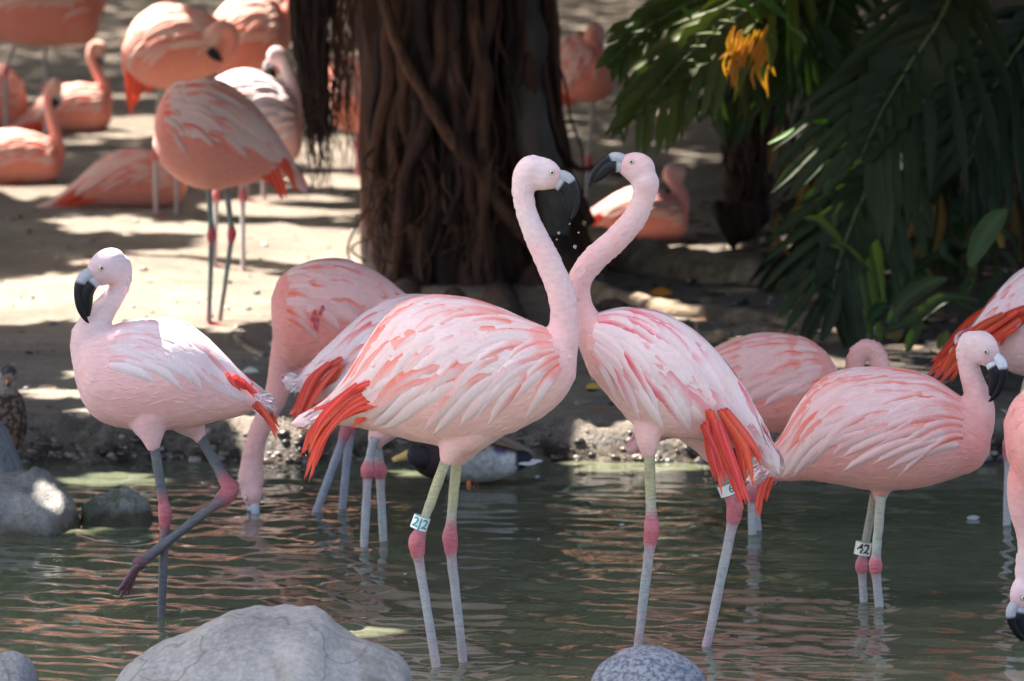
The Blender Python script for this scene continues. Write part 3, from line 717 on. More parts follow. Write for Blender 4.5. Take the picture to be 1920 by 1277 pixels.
        s.bill.append(('lower_bill', hl([(30, -10, 11, 1.0), (42, -12, 13, .9), (52, -17, 14, .82), (60, -27, 13, .75), (65, -40, 11, .72), (69, -52, 7.5, .7), (72, -62, 3, .7)], .8, bcol, 14)))
        # nostril
        if s.front:
            s.bill.append(('nostril', hl([(45, 2, .6), (50, 0, 1.4), (56, -5, 1.2), (59, -9, .4)], 1.0, lambda A: np.tile(BLACK, (len(A), 1)), 6)))
            v, f, k = s.bill[-1][1]; off = hp(0, 0, 6.6)-hp(0, 0); s.bill[-1] = ('nostril', (v+off, f, k))
        s.eyes = []
        if eye:
            for side in (1, -1):
                zo = 20.4 if s.front else 20
                o = hp(22, 8, side*zo); V = []; K = []; nr, nsg = 5, 12; o1 = hp(0, 0)
                ex, ey, ez = hp(1, 0)-o1, hp(0, 1)-o1, (hp(0, 0, 1)-o1)*side
                for i in range(nr+1):
                    r = i/nr
                    for j in range(nsg):
                        th = 2*math.pi*j/nsg
                        R = 5.6*math.sin(r*math.pi/2); V.append(o+ex*R*math.cos(th)+ey*R*math.sin(th)+ez*(4.2*math.cos(r*math.pi/2)-1.2))
                        K.append(c3(.005, .005, .005) if r < .3 else (c3(.62, .58, .42) if r < .75 else c3(.40, .28, .30)))
                s.eyes.append((np.array(V), ring_faces(nr+1, nsg), np.array(K)))
    def thigh(s, st, col=None):
        A = catmull([(*a, 0) if len(a) == 3 else a for a in st], 4)
        cen = np.array([s.pt(a[0], a[1], a[3]) for a in A]); rad = A[:, 2]/ppm(s.Y); k = s.st['belly'] if col is None else col
        t = np.linspace(0, 1, len(A))[:, None]
        s.parts.append(tube(cen, rad, (k*(1-t)+k*.97*t), 14))
    def leg(s, top, hock, ankle, dy=0, r=(9, 8, 14, 8.5, 8), cols=None, foot=True, toe=None, kneeL=42, band=None, grey=False, toedir=1, fz=None):
        """top, hock, ankle in px"""
        tibc, tarc, kn, footc = (TIB, TARS, KNEE, KNEE) if cols is None else cols
        t, h, a = [np.array(q[:2], float) for q in (top, hock, ankle)]
        d1 = (h-t)/np.linalg.norm(h-t); d2 = (a-h)/np.linalg.norm(a-h); sc = np.linalg.norm(a-h)/230 if np.linalg.norm(a-h) < 230 else 1
        kl = kneeL*s.scale
        st = [(*t, r[0], 0, tibc), (*(t*.5+h*.5), r[1], 0, tibc), (*(h-d1*kl*1.15), r[1]*.95, 0, (tibc+tarc)/2), (*(h-d1*kl*.55), r[2]*.78, 0, kn*.9+tarc*.1), (*(h-d1*kl*.1), r[2], 0, kn),
              (*(h+d2*kl*.5), r[2]*.85, 0, kn), (*(h+d2*kl*.95), r[3]*1.0, 0, tarc*.8+kn*.2), (*(h*.5+a*.5), r[3]*.92, 0, tarc), (*(a-d2*12*s.scale), r[4]*.95, 0, tarc*.7+footc*.3), (*a, r[4]*1.25, 0, footc)]
        if t[1] > h[1]: pass
        dys = [q[2] if len(q) > 2 else 0 for q in (top, hock, ankle)]
        P = catmull([np.concatenate([[q[0], q[1], q[2]], q[4]]) for q in st], 4); n = len(P)
        m1 = 4*4; dd = np.interp(np.arange(n), [0, m1, n-1], dys)
        cen = np.array([s.pt(p[0], p[1], dy+q) for p, q in zip(P, dd)])
        v, f, k = tube(cen, P[:, 2]/ppm(s.Y), P[:, 3:6], 12)
        kd_ = np.array([mnoise.noise(Vector(p)*70) for p in v])[:, None]; nv_ = np.array([tuple(mnoise.noise_vector(Vector(p)*55)) for p in v])*.0016*s.scale
        k = np.clip(k*(1+.22*kd_), 0, 1); v = v+nv_
        lg = mesh_obj('leg', v, f, M_leg, s.root, cols=k)
        if foot:
            A0 = cen[-1]; u = s.scale/ppm(14); parts = []
            if toe is None:
                dirs = [np.array([toedir*1.0*math.cos(q), math.sin(q), -.12]) for q in (-.5, 0, .5)]; Lt = 75
                zdown = np.array([0, 0, -.006])
            else:
                dv = s.pt(*toe, dy+dys[2])-A0; Lt = np.linalg.norm(dv)/u; dv /= np.linalg.norm(dv)
                pv_ = np.array([-dv[2], 0, dv[0]]); dirs = [dv*.985+np.array([0, q, 0])+pv_*q*.9 for q in (-.16, 0, .16)]
            tips = []
            for q, dr in enumerate(dirs):
                dr = dr/np.linalg.norm(dr); L_ = Lt*u*(1 if q == 1 else .86)
                pp = [A0, A0+dr*L_*.35+np.array([0, 0, .004]), A0+dr*L_*.75, A0+dr*L_]
                tips.append(pp[-1]); C2 = catmull(pp, 4)
                parts.append(tube(C2, np.linspace(7, 3, len(C2))*u, np.tile(footc*.85, (len(C2), 1)), 7))
            web = [A0]+[tips[0]*.93+A0*.07, (tips[0]+tips[1])/2*.8+A0*.2, tips[1]*.93+A0*.07, (tips[1]+tips[2])/2*.8+A0*.2, tips[2]*.93+A0*.07]
            w = np.array(web); w2 = w-np.array([0, 0, .003]); vv = np.vstack([w, w2]); ff = []
            for q in range(1, 5): ff += [(0, q, q+1), (6, 6+q+1, 6+q)]
            parts.append((vv, ff, np.tile(footc*.8, (12, 1))))
            v, f, k = merge(parts); mesh_obj('foot', v, f, M_leg, lg, cols=k)
        if band:
            bx, by, bl, br, txt, tcol, bcol = band
            c = s.pt(bx, by, dy+.0); ax = cen[4]-cen[8]; ax /= np.linalg.norm(ax)
            fr_ = np.array([0, -1, 0.]); fr_ -= (fr_@ax)*ax; fr_ /= np.linalg.norm(fr_); rt = np.cross(ax, fr_); rt *= (1 if rt[0] > 0 else -1)
            R = br/ppm(s.Y); Hh = bl/ppm(s.Y)/2; V = []; nsg = 24
            for (hh_, rr2) in ((-1, R*.93), (-1, R), (1, R), (1, R*.93)):
                for j in range(nsg):
                    th = 2*math.pi*j/nsg; V.append(c+ax*hh_*Hh+(fr_*math.cos(th)+rt*math.sin(th))*rr2)
            lbm = mesh_obj('leg_band', np.array(V), ring_faces(4, nsg, False), M_band, s.root, cols=np.tile(bcol, (len(V), 1)), smooth=False)
            if txt:
                cu = bpy.data.curves.new('t', 'FONT'); cu.body = txt; cu.align_x = 'CENTER'; cu.align_y = 'CENTER'; cu.size = Hh*2*1.05; cu.space_character = .95; cu.offset = Hh*.035
                to = bpy.data.objects.new('t', cu); C.objects.link(to); dg = bpy.context.evaluated_depsgraph_get()
                tm = bpy.data.meshes.new_from_object(to.evaluated_get(dg)); V = []
                for q in tm.vertices:
                    th = (q.co.x)/R; V.append(c+ax*q.co.y+(fr_*math.cos(th)+rt*math.sin(th))*(R+.0012))
                ff = [tuple(p.vertices) for p in tm.polygons]
                mesh_obj('band_number', np.array(V), ff, M_band, lbm, cols=np.tile(tcol, (len(V), 1)), smooth=False)
                bpy.data.objects.remove(to)
        return lg
    def ffeather(s, px, w, dy=-.06, col=None, name='flight_feather', mirror=True, tilt=.25, droop=None):
        """one long feather through photo px points"""
        if name == 'flight_feather' and s.front and w > 8 and not getattr(s, '_sub', False):
            s._sub = True; q = s.rnd
            for kk in range(4):
                o_ = (kk-1.5)*w*.24; e_ = q.uniform(-22, 8)
                pp = [(p[0]+o_*.8*(i/(len(px)-1)+.35)+q.uniform(-1.5, 1.5), p[1]+o_*.55*(i/(len(px)-1)+.35)*(-1 if px[-1][0] < px[0][0] else 1)+q.uniform(-1.5, 1.5)+(e_ if i == len(px)-1 else 0)) for i, p in enumerate(px)]
                cc_ = (CORAL if col is None else col)*c3(q.uniform(.95, 1.08), q.uniform(.75, 1.25), q.uniform(.75, 1.25))
                s.ffeather(pp, w*.55, dy-.004*kk, cc_, name, mirror, tilt+q.uniform(-.35, .35), droop)
            s._sub = False; return
        col = CORAL if col is None else col; A = catmull([(*p, 0) for p in px], 5 if len(px) > 2 else 8)
        P = np.array([s.pt(a[0], a[1], dy*(1-.45*i/len(A))) for i, a in enumerate(A)])
        N = np.tile(np.array([0, -1, tilt])/math.hypot(1, tilt), (len(P), 1)); r = s.rnd; dk = r.uniform(.85, 1.1)
        def cf(t, u):
            w_ = 0; k = col*dk*(1.0-.12*abs(u))*(.95+.1*t)*(1+.10*math.sin(u*8+dk*30)*(.4+t)); 
            if abs(u) < .1: k = k*1.0+c3(.04, .10, .08)
            return np.clip(k, 0, .95)
        sf = name != 'flight_feather'
        v, f, k = blade(P, N, w/ppm(s.Y)*(1.3 if sf else 1.22), cf, 6, .05 if sf else .03, soft=True, taper=lambda t: (.6+.4*min(1, t*2.2))*max(0, 1-max(0, (t-.2)/.8)**1.8)**.85)
        o = mesh_obj(name, v, f, M_soft if sf else M_feather, s.root, cols=k)
        if mirror:
            o2 = o.copy(); C.objects.link(o2); o2.parent = s.root; o2.scale = (1, -1, 1); 
        return o
    def finish(s):
        v, f, k = remesh(s.parts, s.voxel, 5 if s.front else 4)
        if s.front:
            dv = np.array([tuple(mnoise.noise_vector(Vector(p)*38)) for p in v])*.0008 + np.array([tuple(mnoise.noise_vector(Vector(p)*95)) for p in v])*.0004
            mt = np.array([mnoise.noise(Vector(p)*16) for p in v]); k = k*(1+.07*mt[:, None])*np.stack([np.ones(len(v)), 1-.05*mt, 1-.04*mt], -1); v = v+dv
            s.neck_down()
        s.bodyo = mesh_obj('body', v, f, M_body, s.root, cols=k); s.bv = v
        if hasattr(s, 'bill'):
            for nm, (v, f, k) in s.bill: mesh_obj(nm, v, f, M_bill, s.root, cols=k)
            for (v, f, k) in s.eyes: mesh_obj('eye', v, f, M_eye, s.root, cols=k)
    def neck_down(s, n=300):
        parts = []; r = s.rnd; m = len(s.ncen)
        for i in range(n):
            t = r.uniform(.04, .68); j = min(m-2, int(t*(m-1))); f = t*(m-1)-j; c = s.ncen[j]*(1-f)+s.ncen[j+1]*f; R_ = s.nrad[j]*(1-f)+s.nrad[j+1]*f; d = s.ncen[j]-s.ncen[j+1]; d = d/(np.linalg.norm(d)+1e-9)
            l = np.array([0, 1., 0])-d[1]*d; l /= np.linalg.norm(l); u = np.cross(d, l); a = r.uniform(0, 6.28); nn = l*math.cos(a)*.92+u*math.sin(a)
            L_ = r.uniform(8, 17)*s.scale/ppm(14); P = [c+nn*(R_-.0003+.0011*math.sin(math.pi*min(1, x*.9)))+d*L_*x for x in (0, .35, .7, 1)]
            q = s.ncols[j]*r.uniform(.94, 1.08); q = np.clip(q, 0, .92)
            parts.append(blade(P, [nn]*4, r.uniform(4, 7)*s.scale/ppm(14), lambda t, u: q, 2, .02, soft=True, sink=[.0022]*4))
        v, f, k = merge(parts); o = mesh_obj('neck_down', v, f, M_soft, s.root, cols=k); o['kind'] = 'stuff'
    def wings(s, rows=8, t0=.16, t1=.74, phis=(14, 112), lens=(.17, .36), wid=(20, 34), pr=None, droop=16, count=9, coral=None, shoulder=None):
        """folded wings made of overlapping feathers, near side one by one, far side in one mesh"""
        fe, co = s.st['fe']; pr = s.st['pr'] if pr is None else pr; co = co if coral is None else coral
        for side in (1, -1):
            # the wing base: a thin shell over the flank
            V = []; nu, nv_ = 12, 10; K = []
            for i in range(nu):
                t = t0-.02+(t1+.08-t0)*i/(nu-1)
                for j in range(nv_):
                    ph = phis[0]-4+(phis[1]-phis[0]+4)*j/(nv_-1)
                    e = math.sin(math.pi*min(1, max(0, i/(nu-1))))**.5*math.sin(math.pi*min(1, max(0, j/(nv_-1))))**.5
                    p, nn = s.S(t, ph, side, -.004+.009*e); V.append(p); K.append(fe*.96)
            Fc = [(i*nv_+j, i*nv_+j+1, (i+1)*nv_+j+1, (i+1)*nv_+j) for i in range(nu-1) for j in range(nv_-1)]
            wing = mesh_obj('wing', np.array(V), Fc, M_body, s.root, cols=np.array(K))
            parts = []
            for r in list(range(rows-1, -1, -1))+[-1]:
                q = r/(rows-1); ts = t0+(t1-t0)*q; ln = lens[0]+(lens[1]-lens[0])*q; cnt = count-(1 if r % 2 else 0)
                if r == -1: q = .8; ts = t0+(t1-t0)*.42; ln = lens[1]*1.15; cnt = 7
                for c in range(cnt):
                    pq = (c+(.5 if r % 2 else 0)+s.rnd.uniform(-.3, .3))/(count-1)
                    ph0 = phis[0]+(phis[1]-phis[0]-14)*pq*(.85 if r == -1 else 1) - 4*q; ts = ts+(s.rnd.uniform(-.06, .06) if r == -1 else 0)
                    n = 8; P = []; N = []; SK = []; dr = droop*s.rnd.uniform(.6, 1.3)*(.5+pq*.8); L_ = ln*s.rnd.uniform(.85, 1.2)
                    l0 = (.0016 if s.front else .0045)+.001*(1-q)+s.rnd.uniform(0, .001); jt = s.rnd.uniform(-.015, .015)
                    for i in range(n):
                        x = i/(n-1); lf = (l0+.0026*math.sin(min(1, x*1.1)*math.pi*.55)*(1 if s.front else 1.8))*(1-.8*max(0, (x-.7)/.3)); SK.append(lf*.8+.0012); p, nn = s.S(ts+jt+L_*x, min(150, ph0+dr*x*x), side, lf); P.append(p); N.append(nn)
                    w = 1.12*(wid[0]+(wid[1]-wid[0])*q)*s.rnd.uniform(.85, 1.15)*s.scale/ppm(14)*1.0
                    strong = s.rnd.random() < pr*(1.15-.3*q); amt = s.rnd.uniform(.65, 1.0) if strong else s.rnd.uniform(0, .2); sd_ = 1 if s.rnd.random() < .7 else -1
                    br = s.rnd.uniform(.93, 1.04); inner = s.rnd.uniform(.1, .9)
                    def cf(t, u, amt=amt, sd_=sd_, br=br):
                        e = min(1, max(0, (u*sd_*(1 if side > 0 else -1)+.15)/.6)); e = e*e*(3-2*e)
                        fade = max(0, 1-(max(0, t-.35)/.55)) ; m = amt*e*(.25+.75*fade)
                        k = fe*br*(1-.05*abs(u)); 
                        if t < .35: m = max(m, amt*.55)
                        return np.clip((k*(1-m)+co*m)*(1+.035*math.sin(u*7+br*40))*(.94 if abs(u) < .1 else 1), 0, .95)
                    pp = blade(P, N, w, cf, 4, .02, soft=True, sink=SK)
                    if side == 1 and s.front: mesh_obj('scapular_feather' if r == -1 else 'feather', *pp[:2], M_soft, wing, cols=pp[2])
                    else: parts.append(pp)
            if parts:
                v, f, k = merge(parts); o = mesh_obj('wing_feathers', v, f, M_soft, wing, cols=k)
                if s.front or True: o['kind'] = 'stuff'
    def down(s, n=900, L=(14, 30), w=8, tr=(.03, .97), lift=.0012, curl=.0016):
        """short body feathers everywhere"""
        parts = []; r = s.rnd
        for i in range(int(n*.7)):
            t = r.uniform(*tr); ph = r.uniform(0, 180); side = 1 if r.random() < .62 else -1
            if t < .1 and r.random() < .6: continue
            l_ = r.uniform(*L)*s.scale; u = 1/ppm(14); tl = l_*u/ (np.linalg.norm(s.cen[0]-s.cen[-1])+1e-6)
            P = []; N = []; dph = r.uniform(-8, 8)
            for k in range(4):
                x = k/3; p, nn = s.S(min(1.05, t+tl*x), ph+dph*x, side, -.0008+.0022*math.sin(math.pi*min(1, x*.9))); P.append(p); N.append(nn)
            m = int(t*(len(s.kb)-1)); wgt = (1-math.cos(math.radians(ph)))/2; c = s.kb[m]*(1-wgt)+s.kl[m]*wgt; c = c*r.uniform(.93, 1.07)
            c = np.clip(c, 0, .9)
            parts.append(blade(P, N, w*s.scale*u*r.uniform(.7, 1.4), lambda t, u: c, 2, .02, soft=True, sink=[.0025]*4))
        v, f, k = merge(parts); o = mesh_obj('down_feathers', v, f, M_soft, s.root, cols=k); o['kind'] = 'stuff'
    def tuft(s, cx, cy, r, n=160, dirv=(-1, .3), dy=0, L=34, col=None, name='tail_tuft'):
        """fluffy tail covert tuft around a photo point"""
        parts = []; q = s.rnd; d0 = Vector((dirv[0], 0, -dirv[1])).normalized(); col = WHITE if col is None else col
        for i in range(n):
            a = q.uniform(0, 6.28); rr = r*math.sqrt(q.random()); p0 = s.pt(cx+rr*math.cos(a), cy+rr*math.sin(a)*.8, dy+q.uniform(-1, 1)*r/ppm(s.Y)*.8)
            d = (d0+Vector((q.gauss(0, .35), q.gauss(0, .35), q.gauss(0, .35)))).normalized(); l_ = L*q.uniform(.5, 1.1)/ppm(s.Y)
            side = Vector((q.gauss(0, 1), q.gauss(0, 1), q.gauss(0, 1))).cross(d).normalized()
            P = [Vector(p0)+d*l_*x+Vector((0, 0, -1))*l_*.18*x*x for x in (0, .33, .66, 1)]; c = col*q.uniform(.9, 1.06)
            parts.append(blade([tuple(p) for p in P], [tuple(side)]*4, 5.5/ppm(s.Y)*q.uniform(.6, 1.4), lambda t, u: np.clip(c, 0, .92), 2, .1, soft=True))
        v, f, k = merge(parts); o = mesh_obj(name, v, f, M_fluff, s.root, cols=k); o['kind'] = 'stuff'

GREY = (GREYL*1.15, GREYL, KNEE*.8, c3(.17, .075, .09))
FG = 'flamingos wading in the pond'; BG = 'flamingos resting and standing on the bank'
Yof = lambda py: 14*1875/(py+620)
FAST_TEST = False

# D  the centre bird with the teal-numbered band
b = Bird(14.0, 'centre flamingo in front, facing right, wearing a white leg band with teal digits', 'pale', 1, True, (850, 1255), FG)
b.body([(1078, 640, 1082, 680), (1042, 622, 1076, 716), (988, 602, 1042, 762), (922, 573, 985, 800), (855, 557, 915, 826), (795, 556, 845, 838), (738, 580, 775, 826), (698, 635, 712, 810), (662, 705, 662, 800), (625, 752, 620, 796), (588, 778, 588, 792)])
b.neck([(1020, 705, 48), (1046, 655, 39), (1058, 605, 28), (1052, 550, 26), (1031, 497, 25), (1006, 445, 22.5), (988, 400, 20), (981, 360, 20.5), (985, 330, 25), (998, 316, 27)], (1012, 325, 0), 1, -12, 0, 1.0)
b.thigh([(900, 770, 62, .0), (868, 812, 44, -.03), (846, 842, 25, -.045), (836, 872, 11, -.05)])
b.thigh([(915, 780, 50, .02), (880, 820, 36, .03), (864, 848, 24, .04), (857, 870, 12, .045)])
b.finish()
b.leg((838, 858), (780, 1018), (821, 1268), -.05, (10, 9.5, 15.5, 9.5, 9), band=(788, 980, 25, 16.2, '2|2', c3(.0, .28, .26), c3(.78, .80, .78)))
b.leg((857, 860), (843, 1012), (871, 1262), .045, (10, 9.5, 15, 9.5, 9))
b.wings(9, .13, .72, (10, 112), (.19, .34), (24, 38), pr=.72, count=10, droop=40)
b.down(1200); b.tuft(600, 785, 16, 150, (-1, .35), 0, 30)
for pts, w in [([(742, 735), (680, 745), (620, 795), (583, 880)], 24), ([(735, 725), (660, 735), (598, 800), (570, 862)], 22), ([(700, 715), (640, 745), (592, 800), (575, 850)], 22),
               ([(716, 740), (650, 770), (600, 830), (577, 905)], 20), ([(722, 755), (660, 770), (618, 800), (597, 842)], 24), ([(735, 745), (700, 765), (670, 790)], 30), ([(750, 740), (735, 765), (722, 788)], 28), ([(668, 722), (625, 755), (590, 782)], 20)]:
    b.ffeather(pts, w, -.075, c3(.90, .105, .07))

# E  the right hand bird of the crossing pair
b = Bird(14.22, 'flamingo facing left with head tilted up, neck crossing behind the centre bird', 'pale2', 1, True, (1250, 1225), FG)
b.body([(1100, 600, 1090, 650), (1124, 588, 1108, 700), (1180, 579, 1148, 752), (1242, 589, 1192, 800), (1300, 622, 1242, 818), (1352, 672, 1292, 822), (1394, 732, 1338, 826), (1420, 785, 1385, 842), (1433, 828, 1420, 850)], .8)
b.neck([(1150, 680, 52), (1122, 640, 40), (1102, 605, 29), (1089, 570, 22), (1086, 530, 23), (1110, 490, 24.5), (1155, 449, 24), (1190, 408, 23), (1207, 370, 22), (1210, 345, 27)], (1199, 317, 0), -1, 24, 0, .95)
b.thigh([(1222, 760, 40, -.01), (1216, 800, 30, -.035), (1215, 830, 22, -.05), (1218, 858, 12, -.05)])
b.thigh([(1290, 790, 40, .02), (1320, 830, 24, .04), (1338, 862, 14, .05)])
b.finish()
b.leg((1218, 850), (1222, 995), (1195, 1222), -.05, (10.5, 10, 15, 10, 9), foot=True, toedir=-1)
b.leg((1338, 850), (1379, 955), (1322, 1225), .05, (10, 9.5, 15.5, 10, 9.5), toedir=-1, band=(1363, 918, 21, 16, '   6', c3(.0, .24, .22), c3(.80, .80, .76)), cols=(c3(.36, .36, .30), TARS*1.1, KNEE, c3(.70, .15, .25)))
b.wings(9, .11, .78, (8, 118), (.19, .38), (24, 38), pr=.62, droop=34, count=10, coral=c3(.78, .10, .14))
b.down(1000); b.tuft(1420, 835, 18, 120, (.6, .8), 0, 30)
for pts, w in [([(1320, 795), (1340, 850), (1352, 925)], 24), ([(1335, 785), (1365, 860), (1398, 955)], 28), ([(1330, 770), (1350, 840), (1378, 905)], 30), ([(1352, 770), (1388, 830), (1402, 905)], 28),
               ([(1360, 768), (1400, 820), (1424, 866)], 24), ([(1345, 790), (1372, 870), (1390, 940)], 24), ([(1325, 790), (1333, 850), (1345, 905)], 20), ]:
    b.ffeather(pts, w, -.105, c3(.92, .11, .08))

# A  the walking bird on the left
b = Bird(14.76, 'walking flamingo at the left, one grey leg lifted and crossed over the other', 'white', 1, True, (300, 1160), FG)
b.body([(141, 655, 140, 712), (166, 628, 166, 770), (208, 613, 205, 796), (262, 600, 256, 805), (320, 599, 310, 806), (372, 623, 360, 800), (416, 665, 405, 790), (456, 708, 448, 780), (486, 735, 482, 768), (502, 746, 500, 757)], .82)
b.neck([(190, 715, 48), (172, 670, 39), (166, 630, 33), (184, 596, 27), (207, 565, 21.5), (224, 538, 18), (230, 515, 19), (224, 500, 24)], (207, 498, -.02), -1, -24, 22, 1.1)
b.thigh([(288, 755, 58, -.02), (282, 795, 40, -.038), (285, 820, 22, -.048), (288, 845, 11, -.05)], c3(.78, .47, .45))
b.thigh([(338, 760, 54, .02), (356, 790, 34, .04), (371, 812, 17, .05), (379, 828, 11, .05)], c3(.78, .52, .52))
b.finish()
b.leg((287, 822), (310, 962), (301, 1195), -.05, (9.5, 9.5, 13, 9, 8), cols=GREY, foot=True, toedir=-1)
b.leg((370, 808, .05), (434, 922, .0), (262, 1056, -.1), .0, (10, 10, 17, 10, 11), cols=GREY, toe=(224, 1122), foot=True)
b.wings(8, .24, .72, (12, 88), (.17, .32), (20, 32), pr=.3, count=9, droop=24)
b.down(1300, (16, 34), 8); b.tuft(480, 755, 18, 150, (1, .2), 0, 32)
for pts, w in [([(482, 755), (500, 780), (516, 822)], 18), ([(476, 760), (492, 772), (505, 800)], 16), ([(425, 700), (440, 722), (450, 735)], 18), ([(440, 705), (455, 722), (466, 738)], 20), ([(455, 712), (470, 730), (480, 742)], 16)]:
    b.ffeather(pts, w, -.05, c3(.80, .10, .08))

# B  feeding bird
b = Bird(16.6, 'salmon pink flamingo feeding with its bill under water, between walking and centre birds', 'salmon', .9, True, (620, 950), FG, voxel=.007)
b.body([(508, 560, 512, 640), (528, 517, 548, 690), (585, 490, 612, 705), (650, 489, 670, 700), (710, 515, 716, 680), (755, 550, 752, 650), (790, 580, 786, 615)], .8)
b.neck([(590, 600, 60), (555, 635, 46), (535, 680, 31), (524, 720, 25), (512, 755, 22), (492, 795, 20), (478, 835, 19), (472, 872, 22), (471, 900, 26)], (471, 918, 0), 1, -66, 65, .85, billcol=c3(.45, .47, .50))
b.finish()
b.leg((665, 690), (652, 800), (578, 1000), -.04, (8, 8, 12, 8.5, 8), toedir=-1, cols=(TARS, c3(.30, .33, .38), KNEE, KNEE))
b.leg((660, 690), (658, 790), (636, 1010), .04, (8, 8, 12, 8.5, 8), toedir=-1, cols=(TARS, c3(.30, .33, .38), KNEE, KNEE))
b.wings(8, .2, .9, (8, 95), (.12, .3), (24, 36), pr=.45, count=8)
b.down(700)
for pts, w in [([(585, 590), (605, 600), (625, 600)], 26), ([(590, 605), (610, 615), (632, 615)], 24), ([(600, 580), (620, 590), (640, 592)], 22)]:
    b.ffeather(pts, w, -.14, c3(.80, .16, .16), 'shoulder_feather', False)

# C  behind the centre bird
b = Bird(15.95, 'flamingo mostly hidden behind the centre bird, only its rump and pink kneed legs showing', 'pale2', .9, True, (700, 1030), FG, voxel=.007)
b.body([(930, 640, 930, 700), (900, 590, 915, 770), (840, 560, 870, 805), (765, 553, 800, 812), (705, 572, 730, 806), (655, 612, 672, 785), (612, 655, 616, 768), (575, 693, 572, 745), (553, 708, 552, 724)], .8)
b.neck([(870, 680, 55, .02), (905, 700, 40, .03), (915, 740, 24, .04), (890, 770, 18, .05), (850, 770, 16, .06), (820, 755, 18, .08)], (800, 750, .08), -1, -10, 0, .8)
b.thigh([(740, 780, 40), (712, 815, 24), (703, 838, 13)])
b.finish()
b.leg((702, 820), (690, 882), (680, 1075), -.03, (9, 9, 14, 8.5, 8), cols=(TARS, TARS*1.05, KNEE, KNEE), toedir=1, kneeL=26)
b.leg((706, 820), (712, 882), (722, 1075), .03, (9, 9, 14, 8.5, 8), cols=(TARS, TARS*1.05, KNEE, KNEE), toedir=1, kneeL=26)
b.wings(8, .2, .8, (10, 105), (.12, .32), (24, 38), pr=.35, count=8)
b.down(600); b.tuft(572, 715, 22, 170, (-1, .3), 0, 26)
for pts, w in [([(640, 672), (600, 700), (570, 745), (556, 800)], 22), ([(615, 680), (585, 710), (562, 760), (549, 795)], 20), ([(632, 690), (600, 725), (575, 770), (562, 808)], 18), ([(640, 685), (618, 715), (606, 722)], 22)]:
    b.ffeather(pts, w, -.09, c3(.85, .13, .07))

# F
b = Bird(16.15, 'salmon flamingo behind the banded bird, its neck looped down in a hook', 'salmon', .9, True, (1412, 1008), FG, voxel=.007)
b.body([(1567, 692, 1569, 742), (1546, 657, 1556, 782), (1500, 633, 1512, 806), (1440, 626, 1452, 812), (1370, 640, 1382, 816), (1300, 680, 1312, 820), (1252, 730, 1258, 822), (1218, 780, 1218, 834), (1197, 818, 1196, 838)], .8)
b.neck([(1530, 730, 60, 0), (1570, 755, 38, .02), (1594, 750, 25, .03), (1601, 715, 19, .03), (1603, 680, 18, .03), (1614, 657, 17, .03), (1634, 654, 17, .03), (1648, 675, 18, .03), (1652, 710, 20, .03), (1650, 745, 23, .03)], (1650, 770, .03), 1, -85, 10, .85)
b.finish()
b.leg((1408, 830), (1410, 925), (1411, 1050), -.02, (9, 9, 14, 8.5, 8), cols=(c3(.45, .45, .33), TARS*1.1, KNEE, KNEE), kneeL=26)
b.leg((1415, 830), (1414, 935), (1426, 1045), .04, (9, 9, 12, 8.5, 8), cols=(c3(.45, .45, .33), TARS*1.1, KNEE, KNEE), kneeL=26)
b.wings(8, .16, .78, (8, 105), (.12, .3), (24, 36), pr=.6, count=9)
b.down(900)
for pts, w in [([(1206, 800), (1200, 822), (1194, 846)], 10), ([(1212, 805), (1204, 826), (1198, 850)], 9)]:
    b.ffeather(pts, w, -.02, CORAL)

# G
b = Bird(14.9, 'pink flamingo at the right in front, facing right with leg band numbered 42', 'pink', .95, True, (1640, 1145), FG)
b.body([(1857, 795, 1856, 850), (1836, 770, 1832, 880), (1790, 738, 1782, 898), (1730, 702, 1712, 916), (1650, 690, 1636, 918), (1572, 698, 1560, 906), (1520, 735, 1512, 900), (1482, 806, 1476, 902), (1444, 860, 1442, 900), (1422, 885, 1424, 900)], .82)
b.neck([(1795, 835, 58), (1822, 800, 44), (1834, 768, 33), (1831, 738, 25), (1821, 705, 21.5), (1814, 675, 19.5), (1813, 655, 20), (1820, 642, 23)], (1838, 650, -.02), 1, -36, 30, 1.0, billcol=c3(.66, .66, .68))
b.thigh([(1670, 870, 50), (1655, 905, 28), (1650, 928, 15), (1650, 942, 11)])
b.finish()
b.leg((1640, 925), (1615, 1060), (1625, 1200), .04, (8.5, 8, 12.5, 8, 8), cols=(c3(.38, .34, .26), TARS, KNEE*1.1, KNEE), band=(1618, 1028, 25, 15.5, '42', c3(.01, .01, .02), c3(.72, .68, .56)), kneeL=22)
b.leg((1652, 930), (1641, 1060), (1656, 1210), -.04, (9.5, 9, 13.5, 9, 8), cols=(c3(.48, .47, .36), TARS, KNEE*1.1, KNEE), kneeL=24)
b.wings(9, .2, .76, (8, 108), (.18, .34), (22, 36), pr=.62, count=10, droop=36)
b.down(1300); b.tuft(1450, 880, 24, 220, (-1, .25), 0, 32)
for pts, w in [([(1440, 895), (1430, 920), (1422, 968)], 15), ([(1450, 895), (1440, 915), (1434, 945)], 14), ([(1462, 858), (1452, 868), (1442, 880)], 12)]:
    b.ffeather(pts, w, -.02, c3(.90, .11, .07))

